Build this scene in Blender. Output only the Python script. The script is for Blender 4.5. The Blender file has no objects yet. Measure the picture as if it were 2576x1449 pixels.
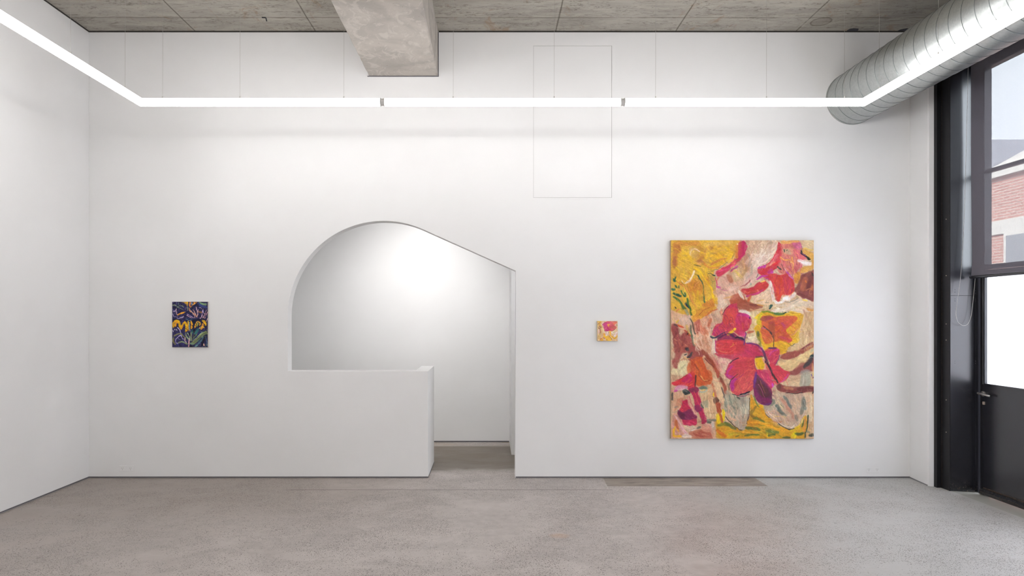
import bpy, bmesh, math, random
import numpy as np
from mathutils import Vector, Matrix
PI = math.pi
S = bpy.context.scene
COL = S.collection

# ---------------------------------------------------------------- camera, light, exposure
F, H0, D0 = 1717.0, 1.509, 6.36            # focal length in pixels, eye height, distance to the back wall
cam = bpy.data.cameras.new('camera'); camo = bpy.data.objects.new('camera', cam); COL.objects.link(camo)
camo.location = (0, 0, H0); camo.rotation_euler = (PI/2, 0, 0)
cam.sensor_width = 36; cam.lens = F/2576*36; cam.clip_end = 200; cam.clip_start = .05
cam.shift_x = (1288-1232)/2576; cam.shift_y = (795-724.5)/2576
S.camera = camo
S.view_settings.view_transform = 'Standard'; S.view_settings.look = 'None'
S.view_settings.gamma = 1; S.view_settings.use_curve_mapping = False
S.view_settings.exposure = 0.36
W = bpy.data.worlds.new('overcast_sky'); S.world = W; W.use_nodes = True
bg = W.node_tree.nodes['Background']; bg.inputs[0].default_value = (.86, .9, 1, 1); bg.inputs[1].default_value = 8.0
sun = bpy.data.lights.new('sun', 'SUN'); sun.energy = 20.0; sun.angle = .15; sun.color = (1, .95, .88)
suno = bpy.data.objects.new('sun', sun); COL.objects.link(suno); suno.rotation_euler = (math.radians(10), math.radians(-48), 0)
TUBE = 15.2                                # radiance of the suspended light tubes

# ---------------------------------------------------------------- helpers
def lin(h, k=1.0):
    if isinstance(h, (tuple, list)): return tuple(h)+(1,)
    c = [int(h[i:i+2], 16)/255 for i in (0, 2, 4)]
    return tuple(k*(x/12.92 if x <= .04045 else ((x+.055)/1.055)**2.4) for x in c)+(1,)

class NT:
    """small node-tree writer"""
    def __init__(s, name):
        s.m = bpy.data.materials.new(name); s.m.use_nodes = True; s.t = s.m.node_tree
        s.b = s.t.nodes['Principled BSDF']; s.out = s.t.nodes['Material Output']
    def n(s, typ, **kw):
        o = s.t.nodes.new(typ)
        for k, v in kw.items(): setattr(o, k, v)
        return o
    def put(s, sock, v):
        if hasattr(v, 'is_output') or isinstance(v, bpy.types.NodeSocket): s.t.links.new(v, sock)
        else: sock.default_value = v
    def pos(s, sx=1, sy=1, sz=1):
        g = s.n('ShaderNodeNewGeometry'); m = s.n('ShaderNodeMapping'); s.t.links.new(g.outputs['Position'], m.inputs[0])
        m.inputs['Scale'].default_value = (sx, sy, sz); return m.outputs[0]
    def xyz(s):
        g = s.n('ShaderNodeNewGeometry'); x = s.n('ShaderNodeSeparateXYZ'); s.t.links.new(g.outputs['Position'], x.inputs[0]); return x.outputs
    def noise(s, vec, scale, det=4, rough=.55, dist=0):
        o = s.n('ShaderNodeTexNoise'); s.put(o.inputs['Vector'], vec); o.inputs['Scale'].default_value = scale
        o.inputs['Detail'].default_value = det; o.inputs['Roughness'].default_value = rough; o.inputs['Distortion'].default_value = dist
        return o.outputs['Fac']
    def vor(s, vec, scale, feat='F1', rnd=1):
        o = s.n('ShaderNodeTexVoronoi', feature=feat); s.put(o.inputs['Vector'], vec); o.inputs['Scale'].default_value = scale
        o.inputs['Randomness'].default_value = rnd; return o
    def m2(s, op, a, b=0.0, c=None, clamp=False):
        o = s.n('ShaderNodeMath', operation=op, use_clamp=clamp); s.put(o.inputs[0], a); s.put(o.inputs[1], b)
        if c is not None: s.put(o.inputs[2], c)
        return o.outputs[0]
    def ramp(s, v, a, b, lo=0.0, hi=1.0):
        o = s.n('ShaderNodeMapRange', interpolation_type='SMOOTHSTEP'); s.put(o.inputs[0], v)
        o.inputs[1].default_value = a; o.inputs[2].default_value = b; o.inputs[3].default_value = lo; o.inputs[4].default_value = hi
        return o.outputs[0]
    def mix(s, f, a, b, mode='MIX'):
        o = s.n('ShaderNodeMix', data_type='RGBA', blend_type=mode); s.put(o.inputs[0], f); s.put(o.inputs[6], a); s.put(o.inputs[7], b)
        return o.outputs[2]
    def bump(s, h, strength=.2, dist=.01):
        o = s.n('ShaderNodeBump'); s.put(o.inputs['Height'], h); o.inputs['Strength'].default_value = strength; o.inputs['Distance'].default_value = dist
        s.t.links.new(o.outputs[0], s.b.inputs['Normal'])
    def set(s, color=None, rough=None, metal=None, spec=None):
        if color is not None: s.put(s.b.inputs['Base Color'], color)
        if rough is not None: s.put(s.b.inputs['Roughness'], rough)
        if metal is not None: s.put(s.b.inputs['Metallic'], metal)
        if spec is not None: s.put(s.b.inputs['Specular IOR Level'], spec)
        return s.m

def plain(name, color, rough=.5, metal=0.0, spec=.5, var=.04, scale=20):
    t = NT(name); c = lin(color); n = t.noise(t.pos(), scale, 3)
    d = tuple(x*(1-var*2) for x in c[:3])+(1,)
    return t.set(t.mix(t.ramp(n, .3, .7), d, c), rough, metal, spec)

class MB:
    """collects shapes into one mesh object"""
    def __init__(s): s.bm = bmesh.new()
    def box(s, x0, x1, y0, y1, z0, z1, bev=0):
        r = bmesh.ops.create_cube(s.bm, size=1)
        for v in r['verts']:
            v.co = Vector((x0+(v.co.x+.5)*(x1-x0), y0+(v.co.y+.5)*(y1-y0), z0+(v.co.z+.5)*(z1-z0)))
        if bev: bmesh.ops.bevel(s.bm, geom=list({e for v in r['verts'] for e in v.link_edges}), offset=bev, segments=2, affect='EDGES', profile=.5)
        return s
    def prism(s, pts, axis, a, b):
        """pts in the plane normal to axis, swept from a to b"""
        def P(p, t): return {'x': (t, p[0], p[1]), 'y': (p[0], t, p[1]), 'z': (p[0], p[1], t)}[axis]
        v0 = [s.bm.verts.new(P(p, a)) for p in pts]; v1 = [s.bm.verts.new(P(p, b)) for p in pts]
        n = len(pts); s.bm.faces.new(v0); s.bm.faces.new(v1[::-1])
        for i in range(n): s.bm.faces.new((v0[i], v1[i], v1[(i+1) % n], v0[(i+1) % n]))
        return s
    def tube(s, pts, r, seg=16, caps=True, closed=False):
        P = [Vector(p) for p in pts]; n = len(P); rings = []; N = None
        for i in range(n):
            a = P[i-1] if (i > 0 or closed) else P[i]; b = P[(i+1) % n] if (i < n-1 or closed) else P[i]
            d1 = (P[i]-a).normalized() if (P[i]-a).length > 1e-9 else (b-P[i]).normalized()
            d2 = (b-P[i]).normalized() if (b-P[i]).length > 1e-9 else d1
            T = (d1+d2).normalized(); sc = 1/max(.35, T.dot(d1))
            if N is None: N = T.orthogonal().normalized()
            N = (N-T*N.dot(T)).normalized(); B = T.cross(N)
            bend = (d2-d1)
            ring = []
            for k in range(seg):
                t = 2*PI*k/seg; o = N*math.cos(t)*r+B*math.sin(t)*r
                if bend.length > 1e-4:
                    u = bend.normalized(); o = o+u*o.dot(u)*(sc-1)
                ring.append(s.bm.verts.new(P[i]+o))
            rings.append(ring)
        m = n if closed else n-1
        for i in range(m):
            A, B_ = rings[i], rings[(i+1) % n]
            for k in range(seg): s.bm.faces.new((A[k], A[(k+1) % seg], B_[(k+1) % seg], B_[k]))
        if caps and not closed: s.bm.faces.new(rings[0][::-1]); s.bm.faces.new(rings[-1])
        return s
    def lathe(s, prof, origin, axis, seg=24):
        """prof = [(distance along axis, radius)]"""
        o = Vector(origin); A = Vector(axis).normalized(); N = A.orthogonal().normalized(); B = A.cross(N); rings = []
        for h, r in prof: rings.append([s.bm.verts.new(o+A*h+(N*math.cos(2*PI*k/seg)+B*math.sin(2*PI*k/seg))*r) for k in range(seg)])
        for a, b in zip(rings[:-1], rings[1:]):
            for k in range(seg): s.bm.faces.new((a[k], a[(k+1) % seg], b[(k+1) % seg], b[k]))
        s.bm.faces.new(rings[0][::-1]); s.bm.faces.new(rings[-1]); return s
    def build(s, name, mat, parent=None, smooth=False):
        bmesh.ops.recalc_face_normals(s.bm, faces=s.bm.faces)
        me = bpy.data.meshes.new(name); s.bm.to_mesh(me); s.bm.free(); me.materials.append(mat)
        if smooth:
            for p in me.polygons: p.use_smooth = True
            me.set_sharp_from_angle(angle=math.radians(35))
        o = bpy.data.objects.new(name, me); COL.objects.link(o)
        if parent is not None:
            o.parent = parent; o.matrix_parent_inverse = Matrix.Translation(-Vector(parent.location))
        return o

def tag(o, label=None, cat=None, group=None, kind=None):
    for k, v in (('label', label), ('category', cat), ('group', group), ('kind', kind)):
        if v: o[k] = v
    return o
def empty(name, loc, label=None, cat=None, group=None, kind=None):
    o = bpy.data.objects.new(name, None); COL.objects.link(o); o.location = loc; o.empty_display_size = .1
    return tag(o, label, cat, group, kind)
def wallpt(px, py): return ((px-1232)/270.0, H0+(795-py)/270.0)      # a spot on the back wall

# ---------------------------------------------------------------- materials
def mat_wall():
    t = NT('white_wall_paint'); p = t.pos()
    n = t.noise(p, 1.3, 3); c = t.mix(t.ramp(n, .35, .7), (.865, .862, .862, 1), (.89, .888, .89, 1))
    t.bump(t.noise(p, 180, 3), .05, .002)
    return t.set(c, .62, 0, .25)
WALL = mat_wall()

def mat_floor():
    t = NT('polished_concrete_floor'); X, Y, Z = t.xyz()[:3]; p = t.pos()
    big = t.noise(p, .55, 4, .55, .6); mid = t.noise(t.pos(1, 1.5, 1), 1.9, 5, .6, .8); fin = t.noise(p, 14, 5, .6); sand = t.noise(p, 160, 3, .7)
    c = t.mix(t.ramp(mid, .35, .68), lin('aaa29e'), lin('c3bbb7'))
    c = t.mix(t.ramp(fin, .3, .75, 0, .45), c, lin('d2cac6'))
    c = t.mix(t.ramp(sand, .35, .7, 0, .3), c, lin('a59c97'))
    # greyer, greener cement towards the street door
    c = t.mix(t.m2('MULTIPLY', t.ramp(t.m2('ADD', X, t.m2('MULTIPLY', big, 1.6)), 1.9, 3.6), .75), c, lin('b4b5b3'))
    # brown worn area along the far left of the slab
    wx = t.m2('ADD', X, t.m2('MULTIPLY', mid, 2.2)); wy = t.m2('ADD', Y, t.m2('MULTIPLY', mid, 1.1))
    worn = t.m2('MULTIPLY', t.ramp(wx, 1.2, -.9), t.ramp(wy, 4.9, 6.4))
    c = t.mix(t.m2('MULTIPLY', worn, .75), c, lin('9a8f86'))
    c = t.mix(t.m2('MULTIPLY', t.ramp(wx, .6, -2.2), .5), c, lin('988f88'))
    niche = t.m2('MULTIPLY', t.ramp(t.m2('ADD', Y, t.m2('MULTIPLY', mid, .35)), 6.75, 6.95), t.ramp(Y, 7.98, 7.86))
    c = t.mix(t.m2('MULTIPLY', niche, .9), c, lin('72675a'))  # niche floor: brown staining plus its weaker light, both painted into the colour
    # pale smears at the foot of the niche wall
    sm = t.noise(t.pos(2.2, 16, 1), 1, 5, .65, .5)
    c = t.mix(t.m2('MULTIPLY', t.ramp(Y, 7.86, 7.95), t.ramp(sm, .52, .66)), c, lin('ab9a84'))
    # brown board-like strip cast against the back wall
    wood = t.mix(t.ramp(t.noise(t.pos(3.5, 20, 1), 1, 6, .7, .8), .35, .65), lin('7c7268'), lin('a3968a'))
    strip = t.m2('MULTIPLY', t.ramp(t.m2('ADD', X, t.m2('MULTIPLY', mid, .02)), 1.045, 1.06), t.ramp(X, 2.475, 2.465))
    strip = t.m2('MULTIPLY', strip, t.ramp(Y, 6.045, 6.055))
    c = t.mix(strip, c, wood)
    # cement border strip by the door
    c = t.mix(t.m2('MULTIPLY', t.ramp(X, 3.965, 3.985), .8), c, lin('a3a49c'))
    c = t.mix(t.m2('MULTIPLY', t.ramp(t.m2('ABSOLUTE', t.m2('SUBTRACT', X, 3.975)), .006, .002), .6), c, lin('c6c8c2'))
    # exposed aggregate flecks, in drifts
    wv = t.n('ShaderNodeVectorMath', operation='ADD'); nz = t.n('ShaderNodeTexNoise'); nz.inputs['Scale'].default_value = 55
    t.t.links.new(p, nz.inputs['Vector']); sc = t.n('ShaderNodeVectorMath', operation='SCALE'); t.t.links.new(nz.outputs['Color'], sc.inputs[0]); sc.inputs['Scale'].default_value = .013
    t.t.links.new(p, wv.inputs[0]); t.t.links.new(sc.outputs[0], wv.inputs[1])
    dens = t.m2('ADD', t.m2('MULTIPLY', t.noise(p, 1.1, 5, .62, 1.2), .7), t.m2('MULTIPLY', t.noise(t.pos(1, 1.3, 1), 4.2, 4, .6), .3))
    fl = None
    for scale, thr in ((118, .46), (190, .42)):
        v = t.vor(wv.outputs[0], scale); sep = t.n('ShaderNodeSeparateColor'); t.t.links.new(v.outputs['Color'], sep.inputs[0])
        keep = t.ramp(t.m2('SUBTRACT', t.m2('MULTIPLY_ADD', t.m2('SUBTRACT', dens, .5), 5.2, .52), sep.outputs[0]), -.02, .06)
        sz = t.m2('MULTIPLY_ADD', sep.outputs[1], thr*.6, thr*.45)
        f = t.m2('MULTIPLY', t.m2('MULTIPLY', t.m2('SUBTRACT', sz, v.outputs['Distance']), 9.0, clamp=True), keep)
        fl = f if fl is None else t.m2('MAXIMUM', fl, f)
    fl = t.m2('MULTIPLY', fl, t.m2('SUBTRACT', 1.0, strip)); fl = t.m2('MULTIPLY', fl, t.ramp(X, 3.97, 3.9))
    fl = t.m2('MULTIPLY', fl, t.m2('SUBTRACT', 1.0, t.m2('MULTIPLY', niche, .8)))
    c = t.mix(t.m2('MULTIPLY', fl, .95), c, lin('52483f'))
    # saw cut
    cut = t.m2('ABSOLUTE', t.m2('SUBTRACT', Y, t.m2('MULTIPLY_ADD', t.noise(t.pos(1, 0, 0), 3, 3), .012, 5.922)))
    cut = t.m2('MULTIPLY', t.ramp(cut, .011, .004), t.m2('MULTIPLY', t.ramp(X, -1.85, -1.7), t.ramp(X, 1.07, 1.05)))
    cut = t.m2('MULTIPLY', cut, t.ramp(t.noise(t.pos(1, 0, 0), 2.3, 4, .7), .32, .45))
    c = t.mix(t.m2('MULTIPLY', cut, .75), c, lin('4c4038'))
    cut2 = t.m2('ABSOLUTE', t.m2('SUBTRACT', X, t.m2('MULTIPLY_ADD', Y, .05, .735)))
    cut2 = t.m2('MULTIPLY', t.ramp(t.m2('ADD', cut2, t.m2('MULTIPLY', fin, .01)), .012, .004), t.ramp(Y, 5.92, 5.94))
    c = t.mix(t.m2('MULTIPLY', cut2, .5), c, lin('d0cac4'))
    # one small rust stain
    q = t.m2('ADD', t.m2('POWER', t.m2('DIVIDE', t.m2('SUBTRACT', X, .475), .075), 2.0), t.m2('POWER', t.m2('DIVIDE', t.m2('SUBTRACT', Y, 4.685), .06), 2.0))
    c = t.mix(t.m2('MULTIPLY', t.ramp(t.m2('ADD', q, t.m2('MULTIPLY', fin, 1.6)), 2.1, .6), .55), c, lin('bd9674'))
    t.bump(t.m2('MULTIPLY_ADD', fl, -.6, t.m2('MULTIPLY', sand, .25)), .12, .002)
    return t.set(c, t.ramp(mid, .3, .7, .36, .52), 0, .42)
FLOOR = mat_floor()

def mat_ceiling():
    t = NT('board_marked_concrete'); X, Y, Z = t.xyz()[:3]; p = t.pos()
    a = t.noise(t.pos(.8, 2.2, 1), 1.1, 5, .6, .5); b = t.noise(t.pos(1, 5, 1), 2.2, 6, .68, .8); d = t.noise(t.pos(1, 3.2, 1), 9, 6, .72, .6)
    c = t.mix(t.ramp(a, .3, .7), lin('97928a'), lin('b0aba2'))
    c = t.mix(t.ramp(b, .42, .68, 0, .7), c, lin('b6b1a6'))
    c = t.mix(t.ramp(d, .52, .72, 0, .75), c, lin('6f6a60'))
    c = t.mix(t.ramp(t.noise(t.pos(1, 2.4, 1), 34, 4, .7), .62, .72, 0, .8), c, lin('4f4a42'))
    c = t.mix(t.m2('MULTIPLY', t.ramp(t.noise(t.pos(2.2, 1.2, 1), 1.7, 4, .7, 1.2), .58, .7), .5), c, lin('94785c'))
    # dark honeycombed drifts to the right of the middle
    dr = t.m2('MULTIPLY', t.ramp(t.noise(t.pos(1.2, 3.5, 1), 2.6, 3, .6), .48, .62), t.ramp(t.noise(t.pos(1, 1.8, 1), 26, 5, .8), .5, .6))
    c = t.mix(t.m2('MULTIPLY', dr, .6), c, lin('5c564c'))
    # formwork joints
    wob = t.m2('MULTIPLY', t.noise(p, 3, 4), .012)
    u = t.m2('ABSOLUTE', t.m2('SUBTRACT', t.m2('PINGPONG', t.m2('ADD', t.m2('SUBTRACT', X, .62+.56), wob), .56), .56))
    c = t.mix(t.m2('MULTIPLY', t.ramp(u, .008, .003, 0, .7), t.ramp(t.noise(p, 4, 4, .7), .25, .5)), c, lin('4e473e'))
    pale = t.ramp(t.m2('ABSOLUTE', t.m2('SUBTRACT', u, .02)), .010, .002, 0, .35); c = t.mix(pale, c, lin('a9a499'))
    v = t.m2('ABSOLUTE', t.m2('SUBTRACT', t.m2('PINGPONG', t.m2('ADD', t.m2('SUBTRACT', Y, 6.08+.6), wob), .6), .6))
    c = t.mix(t.m2('MULTIPLY', t.ramp(v, .010, .004, 0, .6), t.ramp(t.noise(t.pos(1, 1, 1), 2.5, 3), .3, .5)), c, lin('565046'))
    # round patched hole
    q = t.m2('SQRT', t.m2('ADD', t.m2('POWER', t.m2('SUBTRACT', X, 2.99), 2.0), t.m2('POWER', t.m2('SUBTRACT', Y, 6.16), 2.0)))
    c = t.mix(t.ramp(t.m2('ABSOLUTE', t.m2('SUBTRACT', q, .085)), .012, .004, 0, .5), c, lin('4e473e'))
    c = t.mix(t.ramp(q, .082, .078, 0, .35), c, lin('817a70'))
    t.bump(t.m2('ADD', d, t.m2('MULTIPLY', t.ramp(u, .008, .002), -.4)), .35, .006)
    return t.set(c, .8, 0, .2)
CEIL = mat_ceiling()

def mat_beam():
    t = NT('cast_concrete_beam'); p = t.pos()
    a = t.noise(p, 2.4, 5, .6, 1); b = t.noise(t.pos(1.5, 1, 1), 6, 5, .7, 1.5)
    c = t.mix(t.ramp(a, .3, .7), lin('a9a39c'), lin('bfb8b0'))
    c = t.mix(t.ramp(b, .52, .60, 0, .45), c, lin('d0cac2'))
    c = t.mix(t.ramp(t.noise(p, 38, 3, .7), .68, .76, 0, .8), c, lin('6c5c4c'))
    t.bump(t.noise(p, 30, 5, .7), .3, .006)
    return t.set(c, .82, 0, .2)
BEAM = mat_beam()

def mat_galv():
    t = NT('galvanised_spiral_steel'); p = t.pos()
    v = t.vor(p, 75); s = t.n('ShaderNodeSeparateColor'); t.t.links.new(v.outputs['Color'], s.inputs[0])
    c = t.mix(s.outputs[0], lin('b1b5b4'), lin('bbbfbd')); n = t.noise(t.pos(1, 1, 1), 9, 5, .7)
    c = t.mix(t.ramp(n, .55, .75, 0, .25), c, lin('8c8f8e'))
    r = t.m2('ADD', t.ramp(n, .3, .75, .30, .40), t.m2('MULTIPLY', s.outputs[1], .02))
    t.bump(t.noise(t.pos(3, .6, 3), 1.6, 2), .06, .02)
    return t.set(c, r, .88, .5)
GALV = mat_galv()
RIB = plain('duct_seam_steel', '8a9090', .34, .9)
STEEL = None
def mat_black_steel():
    t = NT('black_painted_steel'); p = t.pos(); X, Y, Z = t.xyz()[:3]
    n = t.noise(p, 26, 5, .7); c = t.mix(t.ramp(n, .3, .8), lin('1c1d24'), lin('202129'))
    low = t.m2('MULTIPLY', t.ramp(Z, .12, .0), t.ramp(t.noise(p, 60, 5, .75), .55, .68))
    c = t.mix(t.m2('MULTIPLY', low, .7), c, lin('8a7c6c'))
    spk = t.ramp(t.noise(p, 95, 2, .5), .80, .82); c = t.mix(t.m2('MULTIPLY', spk, .4), c, lin('8c8884'))
    return t.set(c, t.m2('MULTIPLY_ADD', n, .02, .23), 0, .85)
STEEL = mat_black_steel()
MATTE = plain('matte_black_steel', '17171b', .5, 0, .35)
RUST = plain('worn_rusty_edge', '4c4038', .6, .2, var=.3, scale=60)
ALU = plain('brushed_aluminium', '9a9a9c', .35, .9)
CHROME = plain('dull_chrome', 'b8b4b0', .28, .9)
BRASS = plain('worn_lock_metal', 'd0c0b4', .4, .7)
SKIRT = plain('grey_shadow_trim', '77757a', .5, .3)
HGAP = plain('hatch_gap', 'a3a09e', .9)
GAP = plain('dark_shadow_gap', '3a3733', .9)
PLATE = plain('white_plastic', 'e6e5e3', .4)
DARK = plain('socket_slot', '8c8a88', .7)
CABLE = plain('steel_wire', 'b4b0aa', .5, .2)
HOLE = plain('screw_hole', '3c3c42', .8)

def mat_emit():
    t = NT('lit_diffuser'); e = t.n('ShaderNodeEmission'); e.inputs[0].default_value = (1, .985, .975, 1); g = t.n('ShaderNodeNewGeometry'); q = t.n('ShaderNodeSeparateXYZ'); t.t.links.new(g.outputs['Normal'], q.inputs[0])
    t.put(e.inputs[1], t.ramp(q.outputs[2], .05, .9, TUBE, TUBE*.3))   # top side set to emit less, keeping the wall above darker
    t.t.links.new(e.outputs[0], t.out.inputs[0]); return t.m
LIT = mat_emit()
def mat_frost():
    t = NT('frosted_glass_film'); a = t.n('ShaderNodeBsdfTranslucent'); a.inputs[0].default_value = (.95, .96, .97, 1)
    g = t.n('ShaderNodeBsdfGlossy'); g.inputs['Roughness'].default_value = .15; x = t.n('ShaderNodeMixShader'); x.inputs[0].default_value = .06
    t.t.links.new(a.outputs[0], x.inputs[1]); t.t.links.new(g.outputs[0], x.inputs[2]); t.t.links.new(x.outputs[0], t.out.inputs[0]); return t.m
FROST = mat_frost()
def mat_glass():
    t = NT('clear_glass'); a = t.n('ShaderNodeBsdfTransparent'); a.inputs[0].default_value = (.95, .97, .96, 1)
    g = t.n('ShaderNodeBsdfGlossy'); g.inputs['Roughness'].default_value = .02; x = t.n('ShaderNodeMixShader'); x.inputs[0].default_value = .06
    t.t.links.new(a.outputs[0], x.inputs[1]); t.t.links.new(g.outputs[0], x.inputs[2]); t.t.links.new(x.outputs[0], t.out.inputs[0]); return t.m
GLASS = mat_glass()
def mat_blind():
    t = NT('charcoal_screen_mesh'); a = t.n('ShaderNodeBsdfTransparent'); d = t.n('ShaderNodeBsdfDiffuse'); x = t.n('ShaderNodeMixShader')
    n = t.noise(t.pos(1, 1, .6), 420, 1, .5); w = t.noise(t.pos(1, 1, .02), 60, 2)
    t.put(d.inputs[0], t.mix(n, lin('6c6a74'), lin('7c7a84')))
    t.put(x.inputs[0], t.m2('ADD', t.ramp(n, .3, .7, .895, .875), t.m2('MULTIPLY', w, .02)))
    t.t.links.new(a.outputs[0], x.inputs[1]); t.t.links.new(d.outputs[0], x.inputs[2]); t.t.links.new(x.outputs[0], t.out.inputs[0]); return t.m
BLIND = mat_blind()
def mat_brick():
    t = NT('red_brick'); b = t.n('ShaderNodeTexBrick'); m = t.n('ShaderNodeMapping'); g = t.n('ShaderNodeNewGeometry')
    t.t.links.new(g.outputs['Position'], m.inputs[0]); m.inputs['Rotation'].default_value = (0, PI/2, PI/2)
    xx = t.n('ShaderNodeCombineXYZ'); X = t.xyz(); t.t.links.new(X[1], xx.inputs[0]); t.t.links.new(X[2], xx.inputs[1]); t.t.links.new(xx.outputs[0], b.inputs[0])
    b.inputs['Color1'].default_value = lin('c89a92'); b.inputs['Color2'].default_value = lin('bc8a82'); b.inputs['Mortar'].default_value = lin('ccbcb4')
    b.inputs['Scale'].default_value = 1; b.inputs['Brick Width'].default_value = .24; b.inputs['Row Height'].default_value = .078; b.inputs['Mortar Size'].default_value = .012
    pat = t.ramp(t.noise(t.pos(1, 1, 1), 1.6, 2), .62, .66, 0, .5)
    return t.set(t.mix(pat, b.outputs[0], lin('c8a89c')), .9, 0, .1)
BRICK = mat_brick()
STONE = plain('pale_render', 'dcd8d4', .9, spec=.1); ROOF = plain('grey_slate', '9c9ea8', .9, spec=.1)
ASPH = plain('asphalt', '6a6a6a', .95, spec=.1); DGLASS = plain('dark_window', '9a9ca2', .3)

# ---------------------------------------------------------------- room shell
ZC = H0+717/270.0                                    # ceiling height, 4.165 m
XL, XR = -3.735, 3.915
def struct(o): return tag(o, kind='structure')
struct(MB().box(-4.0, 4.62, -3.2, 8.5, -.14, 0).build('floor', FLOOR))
struct(MB().box(-4.0, 4.62, -3.2, 8.5, ZC, ZC+.25).build('ceiling', CEIL))
struct(MB().box(XL-.2, XL, -3.0, 8.4, 0, ZC).build('wall_left', WALL))
struct(MB().box(XL, 4.4, -3.2, -3.0, 0, ZC).build('wall_front', WALL))
# back wall with its arched opening: circle, sloping straight edge, doorway down to the floor
cx, cz = wallpt(965, 797); R = 241/270.0
xl, zs = wallpt(724.3, 933.5); xs = (1077-1232)/270.0; xd, zd = wallpt(1297.5, 681.5)
out = [(XL, 0), (XL, ZC), (4.2, ZC), (4.2, 0), (xd-.006, 0), (xd, zd)]
arc = []
a0, a1 = math.radians(90-23.85), PI
for i in range(49):
    a = a0+(a1-a0)*i/48; arc.append((cx+R*math.cos(a), cz+R*math.sin(a)))
out += arc + [(xl, zs), (xs, zs), (xs, 0)]
TH = .127
wb = struct(MB().prism(out, 'y', D0, D0+TH).build('wall_back', WALL))
m = wb.modifiers.new('edge', 'BEVEL'); m.width = .003; m.segments = 2; m.limit_method = 'ANGLE'; m.angle_limit = math.radians(50)
yr = D0*1.106
struct(MB().box(xs-TH, xs, D0+TH, yr, 0, zs, .002).build('wall_return', WALL))
YB = D0*1.284
struct(MB().box(XL, 2.6, YB, YB+.15, 0, ZC).build('wall_niche', WALL))
struct(MB().box(-2.75, -2.6, D0+TH, YB, 0, ZC).build('wall_niche_left', WALL))
struct(MB().box(.235, 2.6, 7.42, YB, 0, ZC).build('wall_niche_right', WALL))
struct(MB().box(2.5, 2.6, D0+TH, 7.42, 0, ZC).build('wall_passage', WALL))
# stub of wall at the right, slightly splayed, with a rounded nose
st = struct(MB().prism([(3.915, D0), (3.887, 6.062), (3.893, 6.048), (3.93, 6.04), (4.23, 6.04), (4.23, D0)], 'z', 0, ZC).build('wall_right', WALL))
# recessed shadow line along the feet of the walls
def skirt(name, boxes):
    mb = MB()
    for b in boxes: mb.box(*b)
    return struct(mb.build(name, SKIRT))
e = .003
skirt('baseboard_back', [(XL+e, xs, D0-e, D0+.001, .003, .014), (xd, XR-e, D0-e, D0+.001, .003, .014)])
skirt('baseboard_left', [(XL-.001, XL+e, -3, D0-e, .003, .014)])
skirt('baseboard_niche', [(-1.4, .235-e, YB-e, YB+.001, .002, .016)])
skirt('baseboard_return', [(xs-.001, xs+e, D0, yr, .003, .010)])
mb = MB(); mb.prism([(3.915, D0-e), (3.912, D0-e), (3.884, 6.06), (3.888, 6.06)], 'z', .003, .010); struct(mb.build('baseboard_right', SKIRT))
# dark gap where walls meet the slab
mb = MB(); zt = ZC-.012
mb.box(XL+.001, -1.14, D0-.004, D0+.001, zt, ZC+.001).box(-.475, XR, D0-.004, D0+.001, zt, ZC+.001)
struct(mb.build('trim_1', GAP))
struct(MB().box(XL-.001, XL+.004, -3, D0-.004, zt, ZC+.001).build('trim_2', GAP))

# concrete beam crossing the room, rough arrises
bx0, zb = wallpt(926.5, 191); bx1, _ = wallpt(1101.5, 191)
random.seed(4)
bm = MB(); NB = 150; rows = []
def rag(i, k): return .010*max(0, random.gauss(0, 1))**1.2
for i in range(NB+1):
    y = -3.0+(D0+3.0)*i/NB
    a, b = rag(i, 0), rag(i, 1)
    pr = [(bx0, ZC+.02), (bx0, zb+.012+a), (bx0+.008+a, zb), (bx1-.008-b, zb), (bx1, zb+.012+b), (bx1, ZC+.02)]
    rows.append([bm.bm.verts.new((x, y, z)) for x, z in pr])
for A, B_ in zip(rows[:-1], rows[1:]):
    for k in range(5): bm.bm.faces.new((A[k], A[k+1], B_[k+1], B_[k]))
bm.bm.faces.new(rows[0]); bm.bm.faces.new(rows[-1][::-1])
tag(bm.build('ceiling_beam', BEAM), kind='structure')
mb = MB(); q = .008
mb.box(bx0-q, bx1+q, D0-.006, D0+.001, zb-q, zb-.001).box(bx1+.001, bx1+q, D0-.006, D0+.001, zb-.001, ZC-.012)
struct(mb.build('trim_3', SKIRT))

# ---------------------------------------------------------------- access hatch in the back wall
ax0, az1 = wallpt(1337, 110); ax1, az0 = wallpt(1544.5, 502)
hx0, hz1 = wallpt(1342, 115.5); hx1, hz0 = wallpt(1538.5, 497)
hatch = empty('access_hatch', ((ax0+ax1)/2, D0, az0), 'tall white flush access hatch high in the back wall, partly behind the light', 'hatch')
def ring(a0, a1, b0, b1, w, y0, y1):
    mb = MB(); mb.box(a0, a1, y0, y1, b1-w, b1).box(a0, a1, y0, y1, b0, b0+w).box(a0, a0+w, y0, y1, b0+w, b1-w).box(a1-w, a1, y0, y1, b0+w, b1-w); return mb
ring(ax0, ax1, az0, az1, .0165, D0-.0025, D0+.002).build('frame', WALL, hatch)
ring(hx0-.0004, hx1+.0022, hz0-.0004, hz1+.0012, .005, D0-.0008, D0+.001).build('shadow_gap', HGAP, hatch)
MB().box(hx0+.0012, hx1-.0012, D0-.003, D0+.002, hz0+.0012, hz1-.0012, .0006).build('hatch_door', WALL, hatch)

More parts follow.
